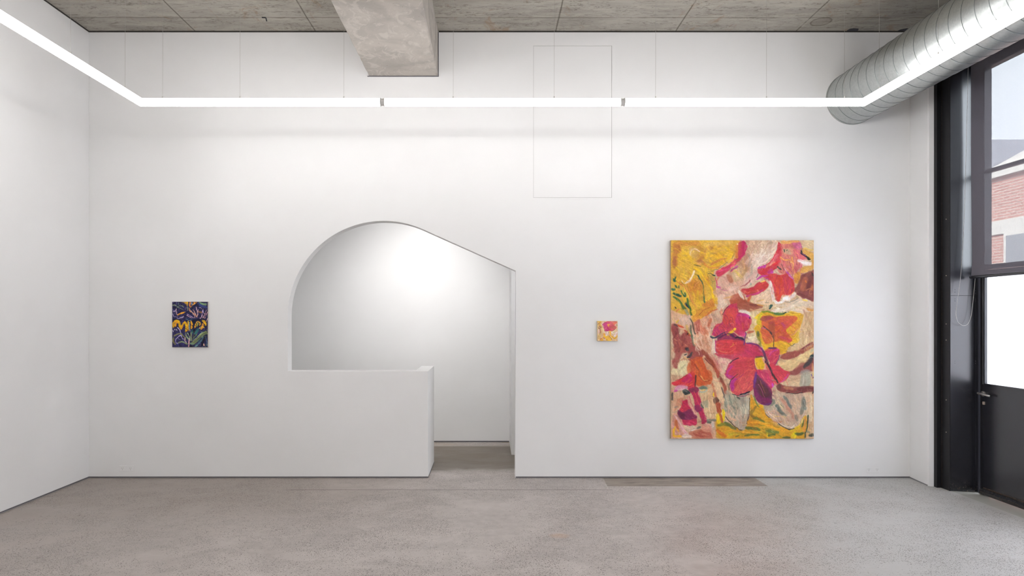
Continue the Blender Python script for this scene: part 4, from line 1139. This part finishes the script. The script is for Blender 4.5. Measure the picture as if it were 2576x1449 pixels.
S D efb030 .9 12 | 1080,560 1100,640 1180,680
S D ecc050 .9 8 | 920,760 1000,830 1010,920 950,990
S D f0d060 .8 10 | 1150,690 1200,640 1260,540
S D f0c030 .9 30 | 1090,160 1200,190 1300,180
# anthurium flower upper
F C c93850 .99 3 70 | 1200,100 1260,30 1340,-10 1460,-60 1480,60 1500,140 1619,180 1700,230 1760,300 1760,420 1650,540 1619,640 1500,620 1400,560 1250,600 1060,650 970,620 960,520 1000,420 1160,340 1180,200
F A c43058 .98 3 70 | 1300,1449 1360,1400 1440,1400 1480,1449 1480,1500 1280,1500
F C cf4840 .8 5 75 | 1230,180 1330,40 1450,60 1450,320 1260,400
F C ba2c72 .85 4 60 | 1480,190 1560,150 1650,180 1650,330 1480,400 1450,300
F D c43452 .98 3 70 | -60,180 100,180 220,240 260,330 200,470 130,540 -40,620
S D c03080 .9 60 | -20,190 120,190 220,250
S D 282838 1 24 | 210,240 220,270
S D d8603c .8 30 | 190,380 190,460
S D d04c40 .7 50 | 60,360 80,480
S C e09090 .7 12 | 1310,390 1380,370 1410,430
S C d07840 .9 16 | 1280,600 1380,470
F C c03070 .8 5 -30 | 980,560 1080,480 1200,520 1100,620
F C 8c2c50 .95 3 -10 | 1060,660 1200,590 1400,580 1500,650 1619,700 1619,760 1400,740 1200,720 1060,760
S C 3c3450 .95 34 | 910,650 980,680 1100,620 1260,540
S C 3c5850 .9 30 | 920,640 980,690
S C 282838 .95 30 | 1440,680 1540,680 1640,720
S D 3c2c44 .95 36 | -10,680 60,700 100,720
S C f0c820 1 56 | 1285,615 1360,560 1440,490
S C e0a020 .9 14 | 1260,630 1290,570
F C d33c44 .98 3 0 | 1040,740 1200,720 1500,730 1619,760 1680,800 1640,980 1500,1040 1300,1040 1120,1030 1040,960 1020,840
F D cc3c48 .95 3 0 | -60,740 90,780 110,830 60,980 -60,1000
F C c43c54 .9 4 20 | 1000,1000 1200,1040 1400,1040 1600,960 1619,1080 1450,1150 1300,1130 1100,1080
H C e87058 .8 9 120 14 -20 | 1080,780 1450,1000
S C e89c60 .8 12 | 1110,960 1180,990 1260,990
S C b83878 .8 20 | 1020,740 1010,900 1050,1000
F C ecdcc4 1 2 85 | 975,690 1000,760 1005,860 1020,990 960,990 930,860
S C 28302c .9 10 | 1160,190 1210,100 1300,0
S C 28302c .9 14 | 920,480 940,470
S C 2a2c38 .9 10 | 1160,190 1190,180
S D 6a3478 .95 26 | 130,560 110,700 100,820
F D d8468c .6 5 20 | 0,540 120,560 100,660 0,640
F D e6d2ae 1 2 -10 | 130,770 200,680 320,660 400,720 430,790 300,790 200,790
S D b8583c .7 60 | 180,560 280,540
# lower flower petals
F D c73856 .98 3 30 | 60,1000 110,850 180,800 300,790 420,860 520,960 540,1080 440,1100 300,1120 200,1120 60,1100
S D 6c3478 .95 30 | 150,790 260,800 400,850 500,940 550,1060
S D c85c90 .8 26 | 420,900 490,970 530,1060
F C cc3c54 .98 3 -20 | 1300,1240 1420,1150 1560,1110 1619,1100 1700,1200 1640,1500 1240,1500 1250,1380
F D ce424a .98 3 -10 | -60,1100 200,1110 330,1120 330,1300 380,1449 -60,1480
F E cd3e50 .98 3 -35 | 1220,0 1300,-80 1619,-80 1700,0 1480,100 1380,120 1280,80
F E ce4c54 .99 3 -55 | 1330,260 1360,150 1480,20 1640,-60 1740,-40 1740,300 1619,450 1480,460 1380,410
F F d04c50 .99 3 -65 | -60,-60 330,-60 300,150 290,320 200,400 60,440 -60,450
S E b83090 .95 80 | 1390,330 1380,220 1440,110
S E bc3488 .8 50 | 1240,20 1330,60 1400,60
S C c03488 .85 50 | 1270,1449 1290,1380 1370,1290
H F e07058 .8 14 220 14 -62 | -20,0 280,380
H E e08058 .8 8 140 14 -62 | 1450,250 1600,430
H D e06050 .6 12 220 14 -15 | 0,1130 300,1400
H D c02c60 .6 10 160 18 20 | 80,850 450,1080
S E 2c2c34 .95 12 | 1310,350 1320,220 1400,80 1500,10
S C 2c2034 .95 16 | 1330,1230 1400,1160 1510,1110
S C 24202c 1 20 | 1240,1380 1245,1385
S E e8c080 .7 12 | 1340,380 1420,430
S E 2c2430 .95 14 | 1380,440 1500,465 1640,450
S F 1c1c2c 1 34 | 20,450 120,430 220,380
S F 8c5068 .95 20 | 0,500 100,480 210,440
S F d0d0dc .8 6 | 60,460 180,420
# yellow centre
F D f0c020 1 2 70 | 340,1130 470,1110 520,1200 530,1300 500,1400 420,1370 340,1280
S D 6c5448 .95 30 | 360,1095 500,1085
F D e2a484 .9 3 60 | 480,1130 530,1200 640,1400 600,1449 480,1400 540,1300
S D e8b060 .9 20 | 330,1140 340,1260 400,1360
F D d0504c .95 4 60 | 540,1160 620,1300 700,1449 600,1449
# petal right
F D c93656 .98 3 -60 | 560,950 640,890 780,890 870,960 850,1080 820,1160 760,1270 660,1200 600,1100 540,1020
S D c83c98 .8 30 | 640,1060 700,980 840,920
S D 3c2c68 1 30 | 620,900 700,905 780,895
S D 4a3070 .9 14 | 860,1050 840,1130 780,1230
H D e0586c .8 8 160 14 -60 | 600,960 840,1180
F D cf3c4c .98 3 45 | 660,1220 760,1270 840,1290 960,1380 1040,1449 660,1449
F F cf3c4c .98 3 45 | 640,-60 960,-60 1080,0 1000,130 900,180 800,230 700,120
S F d04890 .9 24 | 1040,20 960,130 880,180
H F e05848 .7 8 200 14 60 | 720,0 960,180
S D 402c34 .95 44 | 550,1180 620,1280 680,1400 700,1470
S D 5c3450 .9 50 | 500,960 550,1080 600,1200
S F 3c2c2c .95 40 | 690,-20 760,80 820,200
S F 98887c .9 16 | 690,120 770,150
# magenta/dark petal pointing down
F F c93460 .98 3 60 | 340,-60 640,-60 700,120 740,250 680,330 700,420 600,300 450,100
H F e07060 .7 8 200 12 60 | 420,-20 680,240
S F c448b8 .9 36 | 690,210 720,280
F F 66304c .99 3 70 | 320,60 400,40 560,200 680,360 700,480 690,620 620,690 500,660 380,580 310,440 300,280
F F 5a3430 .8 4 60 | 380,100 480,220 620,350 640,480 480,480 400,300
F F 88285c .85 4 70 | 320,200 350,350 480,500 640,520 680,600 560,680 400,600 310,450
S F 703488 .9 50 | 350,-20 330,150 310,280
S F b84878 .8 12 | 400,230 500,420 540,500
S F c4684c .7 8 | 440,150 500,300 560,420
S F 6e3470 .9 50 | 560,660 660,640
F F a89c88 .6 6 0 | 520,700 700,680 760,760 560,800
# accents
H C d8543c .5 10 200 40 75 | 1180,100 1440,420
H C a82c60 .5 10 160 24 -30 | 980,440 1300,620
H D d8606c .5 8 160 22 70 | 20,240 220,500
H D d04a30 .6 14 160 30 40 | 760,260 1150,740
H D b03050 .5 12 150 26 -20 | 620,240 1000,700
H D e8a060 .6 6 120 12 60 | 500,620 700,800
H B b82c50 .5 12 200 26 90 | 640,800 1140,1180
H B e8603c .5 10 180 20 90 | 700,860 1140,1240
H B a84850 .6 14 140 16 75 | 880,200 1280,720
H B f0b060 .6 8 120 12 40 | 880,120 1320,560
H C 6c3034 .5 14 110 30 100 | 110,500 480,1000
H E b84a70 .5 8 160 20 80 | 1000,-300 1400,60
H E e0b890 .6 10 200 20 85 | 660,420 1060,940
H A b88440 .5 16 160 26 30 | 120,80 1300,520
H A f0cc40 .6 14 200 14 75 | 120,620 920,1400
H F c0601c .5 10 200 20 20 | 60,900 900,1380
H F 7c7c2c .6 12 150 30 15 | 60,1100 900,1380
H D c49a6c .5 14 300 20 85 | 1300,200 1590,1000
H C e8d0b8 .6 10 160 26 70 | 560,600 940,1000
H B e8d8cc .6 10 260 20 -50 | 300,100 760,560
# second accents
S C 4a2448 .8 40 | 1080,680 1200,620 1320,600 1420,660
S C e0a83c .7 14 | 1330,880 1400,820 1390,780
S C a83070 .8 18 | 980,620 1000,520 1080,440 1180,350
S C 9c2c50 .7 16 | 1480,20 1490,140 1560,160
S D a83458 .8 14 | 330,1120 320,1250 370,1440
S E a83070 .8 16 | 1619,0 1480,110 1360,130 1250,60
S F a83458 .7 14 | 320,-40 300,120 290,320
S F e8787c .7 16 | 460,0 540,120 640,240
H D e87860 .6 10 150 12 -30 | 560,960 860,1400
H C e86c50 .6 12 180 14 60 | 1000,440 1300,620
H C 8c2c4c .6 8 120 20 60 | 1180,100 1480,560
H A f0c848 .7 16 160 10 20 | 130,80 1350,560
H A a8702c .6 12 120 16 60 | 130,620 960,1400
H B f0d8c4 .6 14 200 10 -55 | 200,100 760,600
H C f0dcc4 .6 14 140 10 70 | 600,300 940,960
H D f0dcb4 .6 12 260 10 88 | 1300,220 1580,820
H E 94745c .5 16 160 14 85 | 660,400 1200,1000
H F 94846c .6 16 200 12 75 | 720,450 1450,1100
H F f0e0c8 .6 12 200 8 80 | 720,450 1580,1100
H F e8c44c .7 16 160 10 15 | 40,900 1000,1380
H E e8b89c .6 12 140 12 30 | 100,900 900,1380
H C d87850 .6 12 140 12 80 | 480,1180 860,1440
"""
LEFT = """H L 2c2850 .9 60 260 46 20 | 230,190 1080,1280
H L 40386c .7 40 160 26 -30 | 230,190 1080,1280
H L 1e1c38 .8 34 140 26 50 | 230,190 1080,1280
H L 6c649c .6 30 120 14 60 | 230,190 1080,1280
S L 8c9870 .9 26 | 230,270 300,270 360,320
S L 7c8c68 .9 24 | 370,310 430,350 490,380
S L 90a080 .9 22 | 385,275 450,275 500,320
S L 5a7468 .9 24 | 380,210 375,260 350,330
S L b09cb8 .9 30 | 250,420 300,400 330,350
S L c8a4a8 .9 24 | 330,360 320,430 345,510
S L 9c90b8 .8 18 | 240,470 260,540 350,550
S L 161830 .9 30 | 240,330 340,330 350,400
F L eba32c 1 2 -20 | 340,510 400,460 500,430 550,425 510,460 430,490 370,515
F L f0b428 1 2 60 | 450,195 560,185 610,185 600,290 560,260 500,210
S L e88c3c 1 34 | 660,190 650,260 660,310
F L e8a040 1 2 -50 | 740,195 820,195 800,225 740,260 670,330 680,290 740,230
S L 8c98b0 .9 40 | 700,210 700,250
S L 161a30 .9 20 | 820,230 740,310 680,380
S L d09870 .9 30 | 630,340 650,400 670,430
S L 7c8c6c .9 26 | 590,300 600,400
S L 7a9a70 .9 34 | 880,200 960,230 1050,240
S L 90b080 .8 20 | 920,240 1000,260 1050,270
S L 3c4c8c .8 50 | 860,230 950,290 1060,320
F L eda030 1 2 10 | 860,420 910,415 960,435 950,460 890,455
S L c8a0a4 1 22 | 680,400 760,520 780,590
S L c8a0a4 1 20 | 730,370 780,460 800,500
S L d8a078 1 24 | 700,440 780,500 810,540
S L d0a8b4 1 24 | 805,310 830,400 850,500
S L d8a8a0 1 22 | 860,370 840,460 825,560
S L b8a0d0 1 18 | 880,320 930,340 960,400 930,560
S L c8b0d8 1 18 | 980,350 970,420 1000,470
S L d8a8a8 1 20 | 1060,390 1020,480 970,580
S L c8909c 1 18 | 1085,430 1050,500 1010,590
S L c8a0b0 1 20 | 900,590 940,560 950,500
S L b098c8 1 16 | 590,480 670,530 750,580
S L c8a0b0 1 18 | 580,510 660,560 740,600
S L a4a0c0 .9 20 | 300,600 400,590 470,550
S L b4a4c4 .9 26 | 410,570 460,575 500,540
S L d8b4bc .9 20 | 1085,590 1060,660
S L 283860 1 40 | 560,600 700,600 800,590
S L 7c9cb0 .8 14 | 550,600 640,640 700,610
S L 1a1c34 1 30 | 220,630 300,600 450,650
S L 1a1c34 1 50 | 770,700 740,640 900,620
S L f0b824 1 54 | 250,800 260,700 320,650 390,660
S L e89c28 1 44 | 300,780 320,700 370,690
S L f0bc20 1 60 | 390,670 410,760 440,840
S L ecac24 1 44 | 440,830 480,740 520,680
S L f0bc20 1 56 | 530,680 570,780 560,900
S L e8a028 1 30 | 560,700 600,760 610,860
S L f0c428 1 34 | 610,660 625,750
S L eca82c 1 44 | 680,660 700,740 690,830
S L 8ca0a0 .9 26 | 640,680 640,800 660,900
S L d88c2c .9 18 | 540,900 640,870
S L e8a830 1 30 | 770,820 800,720 830,660
S L e8b030 1 30 | 850,660 900,700 890,760
S L a8a040 1 34 | 820,780 850,700
S L f0b828 1 60 | 960,650 1010,680 1030,750
S L eca040 1 40 | 970,700 960,780 930,850
S L f0c040 1 24 | 910,840 960,790 1000,820
S L d8c090 .9 20 | 880,840 920,790
S L f0ecf4 1 24 | 320,850 340,880
S L e8e0f0 1 20 | 280,850 290,880
S L e8e0f0 1 20 | 245,880 255,920
S L c8bce0 1 24 | 350,810 400,860 430,940
S L 8c8858 1 40 | 260,1020 340,980 420,960 480,1010
S L 7c7c54 1 40 | 255,1060 250,1150 300,1220
S L 8c8450 .9 30 | 480,1010 530,1060 540,1120
S L c0b0e0 1 20 | 310,1100 380,1030 430,1000
S L c0b0e0 1 20 | 430,1000 460,1060 500,1100
S L b8acd8 .9 18 | 310,1100 310,1180 360,1200
S L 8c8cc0 .8 16 | 360,1070 420,1110
S L 90a070 1 34 | 370,1190 440,1160 520,1180 590,1210
S L c8a8b8 1 24 | 540,1060 530,1120 570,1180
S L d8a8b0 1 30 | 635,1080 630,1170 625,1270
S L 90a078 1 34 | 545,940 570,1020 620,1090
S L a0b090 1 20 | 590,940 640,1020 660,1130
S L 8c9870 1 36 | 690,930 680,1030 700,1130
S L 2c6464 1 50 | 720,870 710,950
S L 2c7070 1 56 | 850,850 810,920 770,960
S L 141828 1 50 | 760,850 750,930
S L 101420 1 34 | 640,930 650,1000
S L 8c9c60 1 34 | 1070,920 980,940 870,1040 760,1140 700,1190
S L 7c9060 1 34 | 1080,960 1000,980 900,1080 800,1160 730,1220
S L 6c8c58 1 28 | 820,980 770,1030 730,1080
S L 283068 1 24 | 1000,890 880,960 720,1120
S L a8b8a0 .9 14 | 720,1150 850,1020 960,930
S L 4c6c84 1 36 | 980,1050 900,1170 790,1250
S L 34506c 1 30 | 930,1060 850,1160
S L 506c90 .9 20 | 1040,1060 1060,1160 1070,1260
S L 181828 1 40 | 1010,1050 960,1180 940,1250
S L e8b4a0 1 30 | 990,1210 1000,1250
S L 80a080 .9 40 | 660,1200 740,1210
S L 7cacac .9 30 | 780,1270 840,1240
S L 141624 1 30 | 650,1260 720,1280
H L 8c88c0 .8 22 60 9 60 | 230,190 600,600
H L 141630 .9 30 90 16 -40 | 230,190 1080,620
H L 6c7c60 .8 22 110 10 -40 | 700,880 1080,1280
H L 3c3c78 .8 24 100 14 -50 | 230,850 560,1280
H L 141630 .9 20 90 14 60 | 560,620 1080,900
"""
SMALL = """F M d8b890 1 2 60 | 200,200 1280,200 1280,1260 200,1260
H M dcc0b8 .8 12 300 60 -60 | 500,740 1240,1000
H M cfae6c .8 12 300 70 80 | 250,260 500,1150
S M dcb848 .9 60 | 250,270 420,270
S M d09a48 1 90 | 390,280 350,400 420,520
S M 8c6438 .9 40 | 300,350 280,400
S M 9c6c50 1 60 | 290,560 340,600 400,560
S M b07870 1 60 | 340,520 390,540
S M 7c4c38 .9 26 | 310,490 390,500 440,560
S M a87058 1 60 | 370,620 400,720 370,850
S M dcc0c0 1 90 | 310,650 310,760 290,850
S M d8b8b0 1 80 | 540,300 500,420 540,540
S M 7c5868 .9 22 | 340,910 380,880
F M c44068 1 3 30 | 600,320 900,280 1050,420 1040,620 900,720 700,720 580,560
F M c03c78 1 3 40 | 490,420 560,330 660,280 860,260 900,300 760,480 800,560 860,700 780,730 690,750 610,730 580,640 540,560 550,500
F M c8488c .9 3 40 | 500,400 640,330 680,440 600,480
F M cc5c64 1 3 60 | 680,260 900,255 1180,260 1190,340 1100,470 900,520 840,430 800,370
F M d8704c .9 3 40 | 1000,360 1150,280 1180,330 1060,440
F M c8505c 1 3 20 | 900,480 1080,460 1180,520 1190,570 1130,640 1040,700 960,740 880,680 850,580
F M b87050 .9 3 20 | 920,520 1050,500 1100,560 960,590
S M b82c50 1 60 | 750,560 800,640 900,680
S M c03480 .9 44 | 690,720 760,660
S M 7c2c48 .9 14 | 580,680 640,740 760,720 800,680
S M 7c2c48 .9 14 | 480,420 560,340 640,300
S M 601c30 .9 20 | 940,730 1020,710 1100,660
S M e07890 .8 20 | 640,640 670,560 700,520
S M f0c02c 1 90 | 770,430 800,480
S M f8cc60 .9 30 | 740,400 860,410
S M 6c6444 .9 34 | 1190,410 1210,460
S M e4b4b0 .9 40 | 1180,380 1100,440
S M 806038 .9 18 | 800,760 785,830
S M e8d8d8 1 50 | 760,790 720,860 680,950
S M d8bcb0 1 90 | 650,780 680,860
S M e8a82c 1 80 | 850,720 870,820 880,960
S M e8b02c 1 90 | 570,860 590,960 680,1040
S M d87838 .9 50 | 570,870 600,880
F M e4ac30 1 3 30 | 640,1010 760,960 880,1010 940,1100 920,1200 700,1200 640,1100
S M 9c7028 .9 22 | 790,940 860,1030 930,1090 930,1180
S M e8b038 1 50 | 900,940 980,1020 1080,1100
S M d8a030 1 70 | 960,1000 1080,1090 1180,1030 1210,950
S M c0c0a0 .8 60 | 1080,760 1000,860
S M e4d0d0 1 70 | 1200,780 1120,880 1080,980
S M c85c34 .9 80 | 380,1130 440,1110
S M e0a838 1 60 | 400,1180 480,1180 490,1090
S M 9c5c70 1 50 | 550,1080 610,1090
S M d89838 1 50 | 500,1040 600,1030 640,1080
S M f0d8c0 1 40 | 260,1180 340,1170
S M 8c6c38 .9 24 | 710,1140 715,1190
S M 6c4c28 .8 12 | 1180,650 1220,700
S M f0dcc4 .8 30 | 520,560 540,700 560,820
S M f0dcc8 .8 36 | 930,780 1010,860 1100,820
S M d04a60 .8 20 | 800,560 860,480 930,440
S M e4788c .7 16 | 700,330 760,380
"""
T6 = {'A': (1680, 600), 'B': (1860, 600), 'C': (1680, 770), 'D': (1860, 770), 'E': (1680, 940), 'F': (1860, 940)}
P = Painter(1686.5, 604, 2047.5, 1104, 1.3, 'cfae90', T6, 8.521, seed=3); P.run(BIG); P.smear(2200, 8, 30, 4.5, .4, .1)
P.run('\n'.join(BIG.splitlines()[6:]), .45, .85); P.smear(1500, 4, 14, 1.2, .5, .15); P.finish(.10, .05)
painting('floral_painting', 'very large unframed painting of loose red, pink and yellow flowers', P, 1687.6, 2047.4, 604.2, 1103.8, .038, plain('bare_linen', 'b9a48c', .9, spec=.1), G)
P = Painter(432.9, 758.9, 523, 873.6, 4, '2a2a4c', {'L': (410, 740)}, 9.657, seed=5, brush=1.3); P.run(LEFT); P.smear(300, 6, 20, .9, .5, .12); P.run(LEFT, .5, .85); P.finish(.1)
painting('flower_painting', 'small upright dark blue painting with a row of yellow petals, left of the arch', P, 432.9, 523, 758.9, 873.6, .022, plain('primed_canvas_edge', 'd8cfc6', .8), G)
P = Painter(1502.4, 807.6, 1553.9, 858, 5, 'd8b890', {'M': (1490, 795)}, 19.33, seed=5, brush=1.6); P.run(SMALL); P.smear(260, 6, 20, .6, .5, .12); P.run(SMALL, .5, .7); P.finish(.1)
painting('bloom_painting', 'tiny square painting of one pink flower above yellow blooms, between doorway and large painting', P, 1502.4, 1553.9, 807.6, 858, .022, plain('ochre_canvas_edge', 'e0cfa8', .8), G*1.12)
